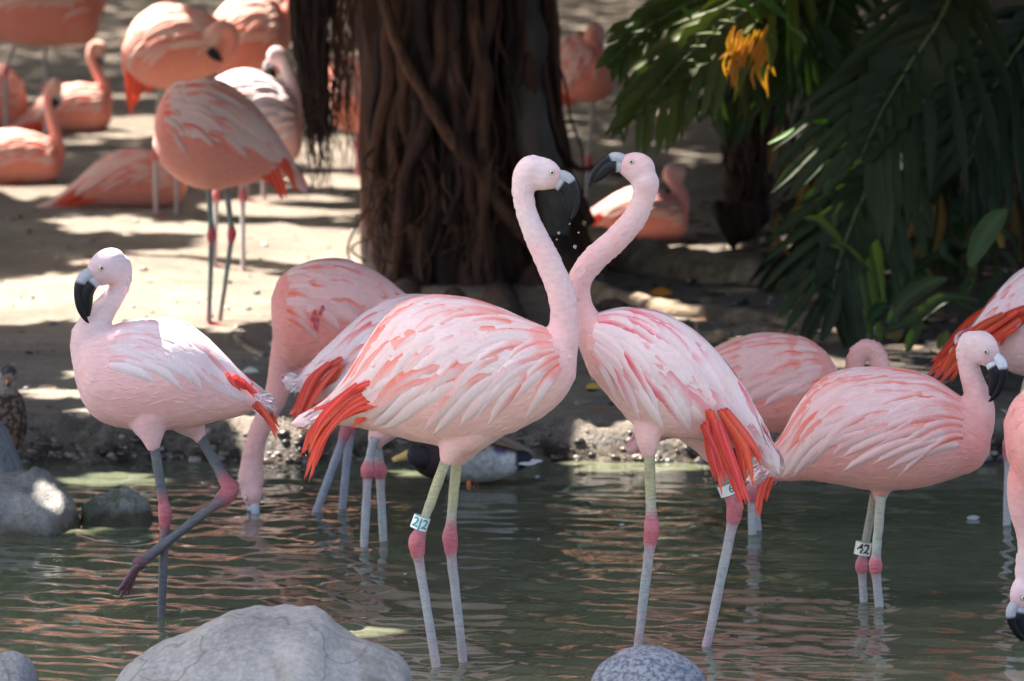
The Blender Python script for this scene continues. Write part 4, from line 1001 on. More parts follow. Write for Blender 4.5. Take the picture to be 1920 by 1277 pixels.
# H
b = Bird(16.35, 'flamingo cut off by the right edge, coral wing feathers sweeping down behind the banded bird', 'pale2', .95, True, (1885, 985), FG, voxel=.007)
b.body([(2090, 560, 2090, 600), (2060, 510, 2060, 660), (1990, 488, 1990, 705), (1930, 500, 1932, 706), (1885, 535, 1890, 695), (1850, 582, 1860, 672), (1826, 615, 1832, 655), (1812, 632, 1815, 645)], .8)
b.neck([(2050, 600, 60), (2085, 560, 40), (2100, 500, 26), (2095, 430, 22), (2080, 380, 22)], (2090, 360, 0), 1, -15, 0, .9)
b.finish()
b.leg((1935, 690), (1893, 835), (1886, 1035), -.04, (9, 9, 14, 8.5, 8), cols=(TIB, TARS*1.15, KNEE, KNEE))
b.leg((1955, 690), (1945, 840), (1950, 1000), .04, (9, 9, 14, 8.5, 8))
b.wings(8, .2, .85, (8, 90), (.13, .34), (24, 40), pr=.5, count=8)
b.down(500)
for pts, w in [([(1905, 585), (1850, 620), (1790, 660), (1755, 712)], 26), ([(1910, 600), (1860, 635), (1800, 675), (1763, 722)], 26), ([(1880, 590), (1830, 618), (1785, 665), (1760, 705)], 24), ([(1905, 615), (1860, 640), (1815, 665), (1775, 728)], 22), ([(1920, 580), (1880, 600), (1850, 640), (1830, 660)], 34), ([(1930, 590), (1900, 610), (1880, 640)], 34)]:
    b.ffeather(pts, w, -.12, c3(.84, .09, .04))

# I
b = Bird(14.35, 'flamingo leaning in from the right edge, head lowered to the water with black bill tip', 'pink', 1, True, (1990, 1240), FG)
b.body([(1882, 790, 1888, 860), (1905, 745, 1925, 930), (1960, 715, 1990, 960), (2040, 710, 2060, 960), (2120, 730, 2130, 940), (2190, 780, 2190, 900), (2240, 830, 2235, 870)], .8)
b.neck([(1985, 850, 75), (1940, 900, 54), (1925, 950, 36), (1927, 995, 24), (1928, 1035, 20), (1926, 1070, 24)], (1926, 1105, 0), -1, -52, 25, 1.0)
b.finish()
b.leg((2020, 950), (2010, 1080), (2020, 1280), -.05); b.leg((2050, 950), (2060, 1080), (2050, 1280), .05)
b.wings(6, .2, .9, (8, 90), (.13, .34), (24, 40), pr=.4, count=7); b.down(500)

# ---------------- birds on the bank
BLEG = (c3(.40, .37, .31), c3(.46, .40, .38), c3(.62, .14, .13), c3(.62, .16, .14))
def bank_bird(label, body, neck, head, legs, feath, foot, flip=1, ang=-60, hs=.5, style='back', yaw=0, wr=.8, nf=5, cols=None, sit=False, sitdy=0, pr=None):
    Y = footY(*foot); b = Bird(Y, label, style, 14/Y, False, foot, BG)
    b.body(body, wr); b.neck(neck, head, flip, ang, yaw, hs, eye=True)
    b.finish()
    kl = 34
    for (t, h, a, dy) in legs: b.leg(t, h, a, dy, tuple(q*14/Y for q in (8, 8, 13, 8, 8)), cols=cols or BLEG, kneeL=30)
    b.wings(6, .15, .82, (6, 100), (.14, .34), (28, 46), pr=pr, count=7)
    for pts, w in feath: b.ffeather(pts, w, -.06, c3(.84, .09, .04))
    return b
bank_bird('standing flamingo on the sunlit bank, rump to the right, with teal ringed leg',
    [(291, 212, 291, 282), (311, 172, 311, 318), (350, 152, 350, 346), (400, 150, 398, 358), (450, 176, 440, 350), (490, 215, 480, 342), (524, 262, 515, 335), (545, 310, 540, 335)],
    [(330, 260, 36, 0), (310, 270, 26, .06), (330, 290, 16, .14), (360, 280, 13, .2), (390, 270, 14, .22)], (400, 262, .22),
    [((391, 345), (397, 441), (391, 606), -.03), ((424, 345), (435, 440), (411, 606), .05)],
    [([(470, 270), (500, 310), (530, 378)], 18), ([(485, 280), (515, 320), (537, 372)], 16), ([(500, 280), (535, 310), (555, 352)], 14), ([(475, 285), (495, 325), (518, 352)], 16), ([(510, 290), (540, 320), (556, 362)], 12)],
    (400, 606), -1, -20, .6, cols=(c3(.20, .24, .20), c3(.22, .26, .22), c3(.62, .10, .12), c3(.7, .1, .12)), style='back', pr=.6)
bank_bird('flamingo lying on the sand with red tail to the left, behind the ringed bird',
    [(346, 328, 346, 372), (326, 300, 328, 386), (282, 285, 284, 388), (232, 283, 232, 388), (182, 306, 182, 388), (140, 345, 140, 390), (98, 378, 98, 392)],
    [(320, 345, 30), (338, 335, 20), (335, 310, 13), (318, 300, 11), (308, 306, 12)], (303, 312, -.05), [],
    [([(170, 345), (135, 368), (95, 386)], 18), ([(190, 365), (150, 378), (110, 390)], 14), ([(215, 345), (190, 368), (170, 380)], 16)], (230, 388), -1, -60, .45, pr=.7)
bank_bird('flamingo standing with bright red drooping tail, upper left group',
    [(428, 60, 428, 108), (404, 35, 408, 135), (352, 14, 358, 156), (302, 10, 312, 168), (258, 35, 276, 164), (236, 80, 252, 155), (236, 118, 246, 150)],
    [(400, 95, 30), (425, 85, 22, -.03), (432, 60, 15, -.06), (415, 48, 13, -.08), (402, 58, 13, -.09)], (398, 66, -.09),
    [((300, 160), (291, 290), (293, 402), -.03), ((325, 158), (331, 290), (332, 405), .05)],
    [([(262, 100), (250, 160), (243, 218)], 17), ([(280, 110), (265, 150), (252, 200)], 18), ([(300, 120), (285, 150), (275, 178)], 22), ([(245, 90), (240, 140), (238, 200)], 13), ([(330, 130), (310, 150), (290, 165)], 18)],
    (312, 402), -1, -70, .5, pr=.7)
bank_bird('coral flamingo at the top, standing behind the sunlit white one',
    [(541, 40, 541, 100), (521, 5, 523, 140), (470, -14, 472, 156), (420, 10, 426, 150), (392, 50, 396, 130), (376, 85, 378, 110)],
    [(510, 80, 36), (535, 50, 22), (550, 0, 15), (545, -50, 13), (530, -80, 14)], (520, -90, 0),
    [((470, 140), (465, 260), (462, 375), -.03), ((490, 140), (492, 260), (495, 378), .05)], [([(400, 90), (385, 110), (372, 130)], 14)], (475, 375), -1, -10, .5)
bank_bird('glaring white sunlit flamingo behind the standing bird, beside the hanging roots',
    [(569, 225, 566, 280), (551, 180, 551, 302), (510, 146, 502, 312), (460, 132, 450, 312), (410, 146, 400, 292), (386, 176, 376, 252), (372, 205, 366, 235)],
    [(530, 245, 40), (552, 225, 26), (553, 190, 18), (545, 155, 15), (536, 125, 14), (528, 105, 15)], (519, 102, 0),
    [((455, 300), (455, 365), (456, 508), -.03), ((418, 300), (406, 365), (402, 500), .05)], [], (440, 506), -1, -50, .58, style='white', cols=(TARS*1.3, TARS*1.4, KNEE, KNEE))
bank_bird('coral flamingo half hidden behind the trunk and thin hanging roots',
    [(612, 150, 612, 195), (625, 117, 630, 237), (662, 105, 666, 250), (702, 110, 702, 250), (742, 140, 742, 230), (765, 170, 765, 200)],
    [(650, 170, 34), (690, 120, 20, .05), (720, 60, 14, .08), (710, 0, 13, .08)], (700, -20, .08),
    [((672, 240), (669, 270), (671, 328), -.02), ((700, 240), (700, 280), (702, 328), .04)], [([(625, 150), (622, 175), (620, 205)], 14)], (685, 328), 1, -60, .5, cols=(KNEE, KNEE, KNEE, KNEE))
bank_bird('large flamingo cut off by the top left corner, standing over the lying birds',
    [(186, 5, 186, 50), (168, -40, 171, 80), (112, -72, 116, 86), (52, -76, 52, 86), (0, -60, 0, 76), (-50, -20, -50, 66), (-90, 30, -90, 55)],
    [(150, 20, 40), (178, 0, 24), (190, -50, 16), (183, -110, 14)], (172, -130, 0),
    [((85, 75), (85, 166), (88, 268), -.03), ((30, 75), (10, 135), (12, 262), .04)], [([(20, 40), (-10, 50), (-40, 70)], 20)], (60, 268), -1, -20, .5)
bank_bird('lying flamingo with raised S shaped neck, second row at the far left',
    [(209, 186, 209, 226), (192, 165, 194, 246), (142, 158, 142, 247), (97, 170, 97, 247), (62, 200, 62, 246), (32, 232, 32, 246)],
    [(178, 200, 32), (196, 190, 17), (195, 160, 12), (181, 130, 10.5), (171, 105, 10), (176, 84, 10)], (187, 88, 0), [],
    [([(95, 215), (60, 232), (30, 244)], 16), ([(100, 232), (65, 240), (35, 246)], 12)], (120, 246), 1, -75, .42, yaw=20)
bank_bird('lying flamingo at the left edge with raised neck and black tipped bill hanging down',
    [(114, 292, 114, 325), (100, 266, 101, 340), (60, 250, 60, 345), (10, 245, 10, 347), (-40, 256, -40, 346), (-80, 300, -80, 346)],
    [(80, 305, 30), (104, 300, 18), (108, 268, 13), (99, 230, 11), (90, 192, 10), (93, 166, 10.5)], (102, 160, 0), [],
    [([(60, 320), (20, 335), (-10, 342)], 20)], (50, 346), 1, -72, .5, pr=.7)
bank_bird('pale flamingo lying at the left edge behind the leg of the large bird',
    [(53, 190, 53, 225), (37, 150, 40, 240), (0, 120, 0, 244), (-50, 120, -50, 244), (-90, 160, -90, 235)],
    [(10, 190, 34), (-20, 150, 20, .1), (-30, 90, 13, .1), (-40, 60, 12, .1)], (-45, 50, .1), [], [], (-10, 243), -1, -60, .42)
bank_bird('sleeping flamingo standing on one leg right of the trunk, partly behind split leaves',
    [(1112, 66, 1158, 118), (1086, 60, 1150, 168), (1056, 80, 1120, 192), (1038, 110, 1086, 192), (1033, 145, 1062, 190), (1040, 172, 1052, 190)],
    [(1115, 110, 28), (1112, 82, 17, -.05), (1108, 60, 12, -.08), (1116, 50, 11, -.08)], (1120, 56, -.06),
    [((1112, 180), (1103, 302), (1098, 402), -.02)], [([(1060, 140), (1053, 180), (1050, 218)], 15), ([(1080, 145), (1070, 180), (1066, 212)], 15), ([(1095, 145), (1080, 170), (1072, 195)], 13)], (1100, 402), 1, -70, .42)
bank_bird('lying flamingo with curved neck on the shaded bank right of the crossing necks',
    [(1291, 398, 1289, 436), (1272, 376, 1274, 450), (1222, 352, 1226, 452), (1172, 358, 1172, 450), (1132, 380, 1132, 442), (1095, 405, 1098, 426)],
    [(1250, 410, 34), (1274, 395, 20), (1278, 365, 14), (1262, 340, 13), (1253, 325, 12), (1262, 314, 12)], (1273, 322, 0), [],
    [([(1130, 405), (1112, 415), (1094, 424)], 16)], (1200, 450), 1, -85, .5, yaw=15, style='salmon', pr=.3)

# ------------------------------------------------------------------ ducks
def duck(Y, label, px_body, head, cols, rootpx):
    pass
Yd = 17.15
r0 = at(890, 905, Yd); dk = empty('duck', (r0.x, Yd, gz(r0.x, Yd)), 'mallard drake with dark breast and grey flank behind the centre flamingo legs', 'duck')
def dp(x, y, dy=0): return np.array(at(x, y, Yd+dy))
st = [(772, 852, 774, 872), (785, 832, 790, 890), (820, 818, 828, 902), (870, 812, 875, 905), (915, 815, 915, 904), (955, 830, 950, 894), (985, 845, 980, 880), (1000, 854, 998, 866)]
A = catmull(st, 6); top = np.array([dp(a[0], a[1]) for a in A]); bot = np.array([dp(a[2], a[3]) for a in A]); cen = (top+bot)/2; up = (top-bot)/2
lat = np.array([[0, -np.linalg.norm(u)*.95, 0] for u in up])
def duckcol(v):
    px, py = proj(v); n1 = mnoise.noise(Vector(v)*30)*.2
    if px < 838: return c3(.055, .028, .030)*(1+n1)
    topy = np.interp(px, [770, 820, 870, 915, 955, 1000], [852, 818, 812, 815, 830, 854]); boty = np.interp(px, [770, 820, 875, 915, 950, 1000], [872, 902, 905, 904, 894, 866]); q = (py-topy)/(boty-topy)
    if px > 968 : return c3(.02, .02, .03)
    if q < .30: return c3(.16, .11, .08)*(1+n1)
    if 925 < px < 950 and q < .42: return c3(.10, .05, .20)
    return c3(.48, .46, .44)*(1+n1*.7) if px < 935 else c3(.62, .60, .58)
v1, f1, k1 = loft(cen, up, lat, np.ones((len(cen), 3)), 24)
k1 = np.array([duckcol(p) for p in v1]); v2, f2, k2 = remesh([(v1, f1, k1)], .006, 3)
mesh_obj('body', v2, f2, M_duck, dk, cols=k2)
v, f, k = tube([dp(800, 860, -.02), dp(785, 856, -.03), dp(770, 854, -.035), dp(764, 856, -.035)], np.array([24, 23, 17, 10])/ppm(Yd), np.tile(c3(.05, .035, .045), (4, 1)), 14); mesh_obj('head', v, f, M_duck, dk, cols=k)
v, f, k = tube(catmull([dp(768, 852, -.035), dp(758, 855, -.035), dp(745, 860, -.035), dp(736, 863, -.035)], 3), np.array([10, 9.5, 9, 8, 7.5, 7, 6.5, 6, 5.5, 3])/ppm(Yd), np.tile(c3(.78, .52, .18), (10, 1)), 10); mesh_obj('bill', v, f, M_bill, dk, cols=k)
def flatf(pts, w, col, parent, name, Y, N=(0, -.6, .8), mat=None):
    P = np.array([tuple(at(x, y, Y)) for x, y in pts]); P = catmull(P, 5)
    N = np.tile(np.array(N)/np.linalg.norm(N), (len(P), 1)); v, f, k = blade(P, N, w/ppm(Y), lambda t, u: np.clip(col*(1-.1*abs(u)), 0, 1), 4, .2)
    return mesh_obj(name, v, f, mat or M_feather, parent, cols=k)
for i, (x0, y0, x1, y1, w) in enumerate([(900, 806, 1000, 848, 14), (880, 808, 985, 845, 16), (860, 812, 965, 838, 16)]): flatf([(x0, y0), ((x0+x1)/2, (y0+y1)/2-4), (x1, y1)], w, c3(.26, .19, .14), dk, 'wing_feather', Yd-.05)
flatf([(968, 860), (995, 862), (1018, 864)], 12, c3(.85, .85, .85), dk, 'tail_feather', Yd-.01); flatf([(965, 866), (990, 868), (1008, 867)], 10, c3(.8, .8, .8), dk, 'tail_feather', Yd-.03)
for dx, dy in ((878, -.03), (892, .03)):
    v, f, k = tube([dp(dx, 895, dy), dp(dx+1, 910, dy), dp(dx, 925, dy)], np.array([5, 4, 4])/ppm(Yd), np.tile(c3(.75, .22, .05), (3, 1)), 8); lg = mesh_obj('leg', v, f, M_leg, dk, cols=k)
# female on the left
Yd = footY(15, 850) if False else 17.5
r0 = at(15, 845, Yd); hd = empty('duck', (r0.x, Yd, gz(r0.x, Yd)), 'brown mottled hen mallard standing behind the rock at the left edge', 'duck')
st = [(-25, 742, 50, 742, 4), ]
def ring(cx, cy, rx, ry_, dy=0): return (np.array(at(cx, cy, Yd+dy)), rx/ppm(Yd), ry_/ppm(Yd))
pts = [(12, 722, 14), (12, 738, 26), (13, 760, 34), (14, 790, 38), (14, 815, 36), (16, 838, 26), (18, 850, 10)]
A = catmull(pts, 5); v, f, k = tube([dp(a[0], a[1], .0) for a in A], A[:, 2]/ppm(Yd), np.ones((len(A), 3)), 20, 1.1)
v3, f3, _ = tube([dp(14, 735, 0), dp(14, 718, 0), dp(15, 704, -.0), dp(17, 692, 0), dp(18, 686, 0)], np.array([18, 17, 20, 16, 6])/ppm(Yd), np.ones((5, 3)), 16)
def hen(v):
    px, py = proj(v); s_ = mnoise.noise(Vector(v)*75); s2 = mnoise.noise(Vector(v)*140)
    c = c3(.20, .12, .075) if s_+s2*.5 > .08 else (c3(.04, .025, .018) if s_+s2*.4 < -.05 else c3(.10, .06, .04))
    if py < 700: c = c3(.14, .11, .10) if s_ > 0 else c3(.05, .04, .04)
    elif py < 738: c = c3(.30, .24, .20)*(1+s_*.4)
    return c
vv, ff, kk = remesh([(v, f, np.array([hen(p) for p in v])), (v3, f3, np.array([hen(p) for p in v3]))], .0045, 2)
kk = np.array([hen(p) for p in vv])
mesh_obj('body', vv, ff, M_duck, hd, cols=kk)
v, f, k = tube([dp(15, 712, -.03), dp(15, 716, -.05), dp(16, 720, -.07), dp(16, 722, -.085)], np.array([5, 5, 5, 4])/ppm(Yd), np.array([c3(.45, .18, .06)]*3+[c3(.05, .04, .04)]), 10); mesh_obj('bill', v, f, M_bill, hd, cols=k)
for ex in (6, 26):
    v, f, k = tube([dp(ex, 701, -.022), dp(ex, 702, -.032)], np.array([3, 2])/ppm(Yd), np.tile(c3(.01, .01, .01), (2, 1)), 8); mesh_obj('eye', v, f, M_eye, hd, cols=k)
for ex in (5, 25):
    v, f, k = tube([dp(ex, 845), dp(ex, 862)], np.array([3.5, 3.5])/ppm(Yd), np.tile(c3(.7, .2, .05), (2, 1)), 8); mesh_obj('leg', v, f, M_leg, hd, cols=k)

# ------------------------------------------------------------------ split-leaf plants on the right
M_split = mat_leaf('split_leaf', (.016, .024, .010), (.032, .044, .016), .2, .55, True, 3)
M_rib = mat_leaf('leaf_rib', (.05, .07, .02), (.09, .11, .03), .05, .5)
M_stem = mat_bark('dead_leaf_skirt', [(.3, (.015, .007, .004)), (.55, (.05, .022, .011)), (.8, (.10, .05, .028))], (16, 16, 5), .02)
def split_leaf(parent, spine, halfw, lobes=9, cols=(1, 1, 1), normal=(0, -1, .3), droop=.35, rib=True, seed=0, fw=None, name='leaf'):
    """spine: 3d points base to tip; halfw metres"""
    q = random.Random(seed); P = catmull([tuple(p) for p in spine], 10); n = len(P); Nn = np.array(normal, float); Nn /= np.linalg.norm(Nn)
    Tn = np.gradient(P, axis=0); Tn /= np.linalg.norm(Tn, axis=1)[:, None]; parts = []; L = np.linalg.norm(P[-1]-P[0]); col = np.array(cols, float)
    for side in (-1, 1):
        for i in range(lobes):
            t = (i+.4)/lobes*.97; j = min(n-1, int(t*(n-1))); p = P[j]; d = Tn[j]; S_ = np.cross(d, Nn)*side; S_ /= np.linalg.norm(S_)
            env = (math.sin(math.pi*(.18+.8*t))**.6) if t < .93 else .45; l_ = halfw*env*q.uniform(.85, 1.1)*1.35; fwd = .55+.75*t
            dirv = S_*(1-.35*t)+d*fwd; dirv /= np.linalg.norm(dirv); w = L/lobes*(fw or .86)*q.uniform(.85, 1.1)
            C2 = [p+dirv*l_*x + d*l_*.16*x*x + np.array([0, 0, -1])*droop*.7*l_*x*x for x in np.linspace(0, 1, 8)]
            nn = Nn+q.uniform(-.25, .25)*S_+q.uniform(-.2, .2)*d; nn /= np.linalg.norm(nn)
            sh = col*q.uniform(.8, 1.15)
            parts.append(blade(C2, [nn]*8, w, lambda t, u: sh*(1.12 if abs(u) < .1 else 1), 4, -.16, taper=lambda t: (1.15-.5*min(1, t*2.2) if t < .32 else .65+.16*math.sin((t-.32)/.68*math.pi*3+i))*math.sqrt(max(0, 1-max(0, (t-.72)/.28)**2))))
    parts.append(blade(P, np.tile(Nn, (n, 1)), halfw*.75, lambda t, u: col*(1-.1*abs(u)), 6, -.12, taper=lambda t: max(.08, math.sin(math.pi*(.12+.8*t))**.8*(1+.1*math.sin(t*60)))))
    v, f, k = merge(parts); lf = mesh_obj(name, v, f, M_split, parent, cols=k)
    if rib:
        v, f, _ = tube(P+Nn*.004, np.linspace(.011, .003, n), None, 6); mesh_obj('midrib', v, f, M_rib, lf)
    return lf
def simple_leaf(parent, pts, Y, w, col=(1, 1, 1), normal=(0, -1, .4), name='leaf', mat=None):
    P = catmull([tuple(at(p[0], p[1], Y+(p[2] if len(p) > 2 else 0))) for p in pts], 6); N = np.tile(np.array(normal)/np.linalg.norm(normal), (len(P), 1))
    c = np.array(col, float)
    v, f, k = blade(P, N, w/ppm(Y), lambda t, u: c*(1.35 if abs(u) < .1 else 1), 4, -.2, taper=lambda t: max(.04, math.sin(math.pi*min(1, .06+t*.94))**.75))
    return mesh_obj(name, v, f, mat or M_split, parent, cols=k)

pl = empty('split_leaf_philodendron', tuple(at(1760, 560, 22))[:2]+(gz(at(1760, 560, 22).x, 22),), 'tall dark split leaf philodendron filling the right side above the pond', 'plant')
def S3(pts, Y): return [at(p[0], p[1], Y+(p[2] if len(p) > 2 else 0)) for p in pts]
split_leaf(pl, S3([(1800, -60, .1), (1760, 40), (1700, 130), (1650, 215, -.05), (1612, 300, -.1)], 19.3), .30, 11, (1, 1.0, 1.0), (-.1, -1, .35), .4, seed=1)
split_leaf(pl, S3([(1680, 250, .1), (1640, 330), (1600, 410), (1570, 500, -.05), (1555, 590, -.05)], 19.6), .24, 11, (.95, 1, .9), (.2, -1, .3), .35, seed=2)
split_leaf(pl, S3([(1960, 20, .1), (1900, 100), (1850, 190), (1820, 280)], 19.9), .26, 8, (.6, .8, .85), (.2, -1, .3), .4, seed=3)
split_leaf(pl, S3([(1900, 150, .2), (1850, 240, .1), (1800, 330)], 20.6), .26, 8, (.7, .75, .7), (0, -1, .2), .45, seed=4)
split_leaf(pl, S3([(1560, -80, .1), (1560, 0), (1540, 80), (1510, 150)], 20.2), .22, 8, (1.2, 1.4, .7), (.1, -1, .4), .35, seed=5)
for k in range(17):
    q = random.Random(500+k); x = q.uniform(1500, 1960); y = q.uniform(-160, 420); Y = q.uniform(20.6, 23.5); ln = q.uniform(110, 190); dx = q.uniform(-.7, .5)
    if x < 1560 and y > 120: continue
    split_leaf(pl, S3([(x, y, .1), (x+dx*ln*.4, y+ln*.35), (x+dx*ln*.8, y+ln*.7), (x+dx*ln, y+ln, -.1)], Y), q.uniform(.15, .24), 7, (q.uniform(.5, 1.2), q.uniform(.6, 1.3), q.uniform(.5, .9)), (q.uniform(-.5, .5), -1, q.uniform(.1, .6)), .4, seed=60+k, rib=(k % 2 == 0))
# upper middle plant with drooping fingers
pm = empty('split_leaf_philodendron', tuple(at(1560, 300, 21.5))[:2]+(gz(at(1560, 300, 21.5).x, 21.5),), 'arching yellow green split leaf plant hanging over the bank at top centre', 'plant')
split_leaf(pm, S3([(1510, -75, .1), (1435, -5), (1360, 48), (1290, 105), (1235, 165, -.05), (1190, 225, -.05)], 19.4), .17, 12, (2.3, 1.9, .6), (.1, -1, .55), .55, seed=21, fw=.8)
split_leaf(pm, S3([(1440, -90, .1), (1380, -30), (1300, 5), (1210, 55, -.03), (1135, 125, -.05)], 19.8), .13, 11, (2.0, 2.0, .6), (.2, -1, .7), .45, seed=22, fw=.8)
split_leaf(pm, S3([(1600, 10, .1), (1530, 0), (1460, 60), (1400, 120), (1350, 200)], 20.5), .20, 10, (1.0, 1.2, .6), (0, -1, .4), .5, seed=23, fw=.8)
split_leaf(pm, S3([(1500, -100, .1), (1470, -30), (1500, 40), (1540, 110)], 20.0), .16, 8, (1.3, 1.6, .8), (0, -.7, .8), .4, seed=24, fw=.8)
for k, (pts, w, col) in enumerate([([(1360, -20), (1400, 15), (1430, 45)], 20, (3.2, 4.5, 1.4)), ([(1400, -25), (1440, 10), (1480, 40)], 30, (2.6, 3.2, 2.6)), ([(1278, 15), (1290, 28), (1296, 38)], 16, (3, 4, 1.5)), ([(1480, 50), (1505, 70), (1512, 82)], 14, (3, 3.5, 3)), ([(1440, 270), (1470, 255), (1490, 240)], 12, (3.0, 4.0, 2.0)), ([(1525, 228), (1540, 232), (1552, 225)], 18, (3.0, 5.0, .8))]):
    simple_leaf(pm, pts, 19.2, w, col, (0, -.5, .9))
# dry hanging leaf strips, some orange
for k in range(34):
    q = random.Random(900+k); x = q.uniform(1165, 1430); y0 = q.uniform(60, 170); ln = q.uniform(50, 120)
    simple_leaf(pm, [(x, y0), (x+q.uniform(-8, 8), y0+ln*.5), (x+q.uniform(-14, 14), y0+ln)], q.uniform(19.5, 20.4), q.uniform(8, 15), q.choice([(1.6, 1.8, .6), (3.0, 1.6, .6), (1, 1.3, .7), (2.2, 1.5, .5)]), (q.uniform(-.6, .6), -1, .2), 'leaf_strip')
M_dry = mat_leaf('dry_orange_leaf', (.45, .12, .015), (.62, .26, .03), .35, .6)
yd = empty('dry_leaf_cluster', tuple(at(1405, 130, 20.6)), 'withered orange yellow leaf cluster glowing in sun under the arching leaves', 'dead leaf')
for k in range(30):
    q = random.Random(700+k); x = 1400+q.uniform(-40, 50); y = q.uniform(70, 135)
    simple_leaf(yd, [(x+10, y-25), (x+q.uniform(-10, 6), y+10), (x+q.uniform(-28, 14), y+q.uniform(30, 55))], 19.35, q.uniform(5, 10), (1, 1, 1), (q.uniform(-.6, .2), -1, .5), mat=M_dry)
# brown leaning stem with skirt of dead leaf bases
sk = empty('philodendron_stem', tuple(at(1390, 420, 22.3))[:2]+(gz(at(1390, 420, 22.3).x, 22.3),), 'leaning brown shaggy plant stem behind the lying flamingo and leaves', 'plant stem')
P = S3([(1350, 425), (1385, 400), (1405, 330), (1415, 250), (1420, 160), (1415, 60), (1430, -60)], 22.3)
root_tube(P, .09, .10, 'stem', M_stem, sk, .05, 8, 7, 16)
for k in range(70):
    q = random.Random(1200+k); x = q.uniform(1355, 1470); y = q.uniform(0, 330); ln = q.uniform(60, 150)
    root_tube(S3([(x, y), (x+q.uniform(-10, 16), y+ln*.5), (x+q.uniform(-30, 24), y+ln)], 22.1+q.uniform(-.12, .1)), q.choice([.006, .01, .015]), .003, 'dead_leaf_base', q.choice([M_stem, M_root, M_stem]), sk, .03, 5, k, 5)
db = empty('dead_frond_bundle', tuple(at(1680, 420, 21.6))[:2]+(gz(at(1680, 420, 21.6).x, 21.6),), 'rust brown dead fronds hanging in the shade behind the dark split leaves', 'dead leaf')
for k in range(60):
    q = random.Random(2100+k); x = q.uniform(1450, 1930); y = q.uniform(150, 480); ln = q.uniform(50, 120)
    simple_leaf(db, [(x, y), (x+q.uniform(-12, 12), y+ln*.5), (x+q.uniform(-35, 30), y+ln)], q.uniform(20.4, 22), q.uniform(10, 22), q.choice([(4.5, 1.6, .8), (3, 1.3, .8), (6, 2.4, 1.2), (2.4, 1.6, 1.2)]), (q.uniform(-.6, .6), -1, q.uniform(0, .5)), 'dead_leaf')
# low strap leaves near the right shore
lo = empty('broad_leaf_plant', tuple(at(1720, 640, 19.6))[:2]+(gz(at(1720, 640, 19.6).x, 19.6),), 'low plant with broad lance shaped leaves above the hooked neck at right', 'plant')
for pts, w, col, Y in [([(1665, 605), (1700, 560), (1740, 535), (1778, 522)], 34, (1.5, 1.5, 1.6), 19.2), ([(1650, 625), (1710, 600), (1770, 560), (1840, 565)], 26, (1.2, 1.2, 1.2), 19.4), ([(1700, 660), (1712, 630), (1730, 600)], 22, (1.1, 1.3, 1.0), 19.1),
                       ([(1818, 500), (1838, 455), (1865, 415), (1890, 392)], 44, (2.0, 2.2, 2.2), 18.9), ([(1760, 655), (1768, 635), (1778, 620)], 20, (2.6, 2.2, 1.2), 19.0), ([(1540, 640), (1560, 590), (1575, 540)], 26, (.7, .9, .7), 19.5), ([(1600, 620), (1610, 560), (1640, 500)], 30, (.8, 1, .8), 19.8),
                       ([(1780, 560), (1850, 590), (1900, 560)], 24, (.8, .9, .8), 19.8), ([(1860, 620), (1850, 560), (1880, 500)], 30, (.7, .8, .8), 20.2), ([(1700, 520), (1760, 480), (1800, 500)], 22, (.8, .9, .6), 20.4), ([(1620, 470), (1680, 500), (1700, 560)], 30, (.7, .9, .7), 20.3)]:
    simple_leaf(lo, pts, Y, w, col)
for k in range(40):
    q = random.Random(1500+k); x = q.uniform(1560, 1950); y = q.uniform(400, 680); ln = q.uniform(40, 90); dx = q.uniform(-1, 1)
    simple_leaf(lo, [(x, y), (x+dx*ln*.5, y-ln*.5), (x+dx*ln, y-ln*.6)], q.uniform(19.4, 20.8), q.uniform(12, 26), (q.uniform(.4, 1.1), q.uniform(.5, 1.1), q.uniform(.4, .9)), (q.uniform(-.4, .4), -1, q.uniform(0, .8)))

# leaf litter and fallen leaves
def litter(name, spots, colsf, label, cat, seed):
    q = random.Random(seed); parts = []
    for (x, y, s_) in spots:
        z = gz(x, y)+.006; a = q.uniform(0, 6.28); tl = q.uniform(-.3, .5); d = np.array([math.cos(a), math.sin(a), tl*.5]); P = [np.array([x, y, z])+d*s_*t for t in (-1, -.4, .3, 1)]
        N = np.array([q.uniform(-.5, .5), q.uniform(-.8, .2), 1.]); N /= np.linalg.norm(N); c = colsf(q)
        parts.append(blade(P, [N]*4, s_*.9, lambda t, u: c, 2, .2, taper=lambda t: max(.05, math.sin(math.pi*min(1, .05+.93*t)))))
    v, f, k = merge(parts); return tag(mesh_obj(name, v, f, M_lit, cols=k), label, cat, kind='stuff')
M_lit = mat_attr('fallen_leaf', .75, .3, 40, .002, .4)
q = random.Random(31); sp = []
for i in range(900):
    x = q.uniform(.25, 2.2); y = q.uniform(18.0, 24.5); sp.append((x, y, q.uniform(.02, .05)))
for i in range(260):
    x = q.uniform(-2.6, .3); y = q.uniform(17.9, 29); sp.append((x, y, q.uniform(.008, .02)))
def lc(q):
    return c3(*q.choice([(.10, .055, .03), (.16, .09, .05), (.05, .03, .02), (.28, .19, .12), (.22, .11, .05), (.035, .03, .02), (.42, .33, .24)]))
litter('leaf_litter', sp, lc, 'brown fallen leaves scattered over the shaded bank', 'leaf litter', 5)
M_orl = mat_attr('orange_leaf', .6, .3, 30, .001, .2)
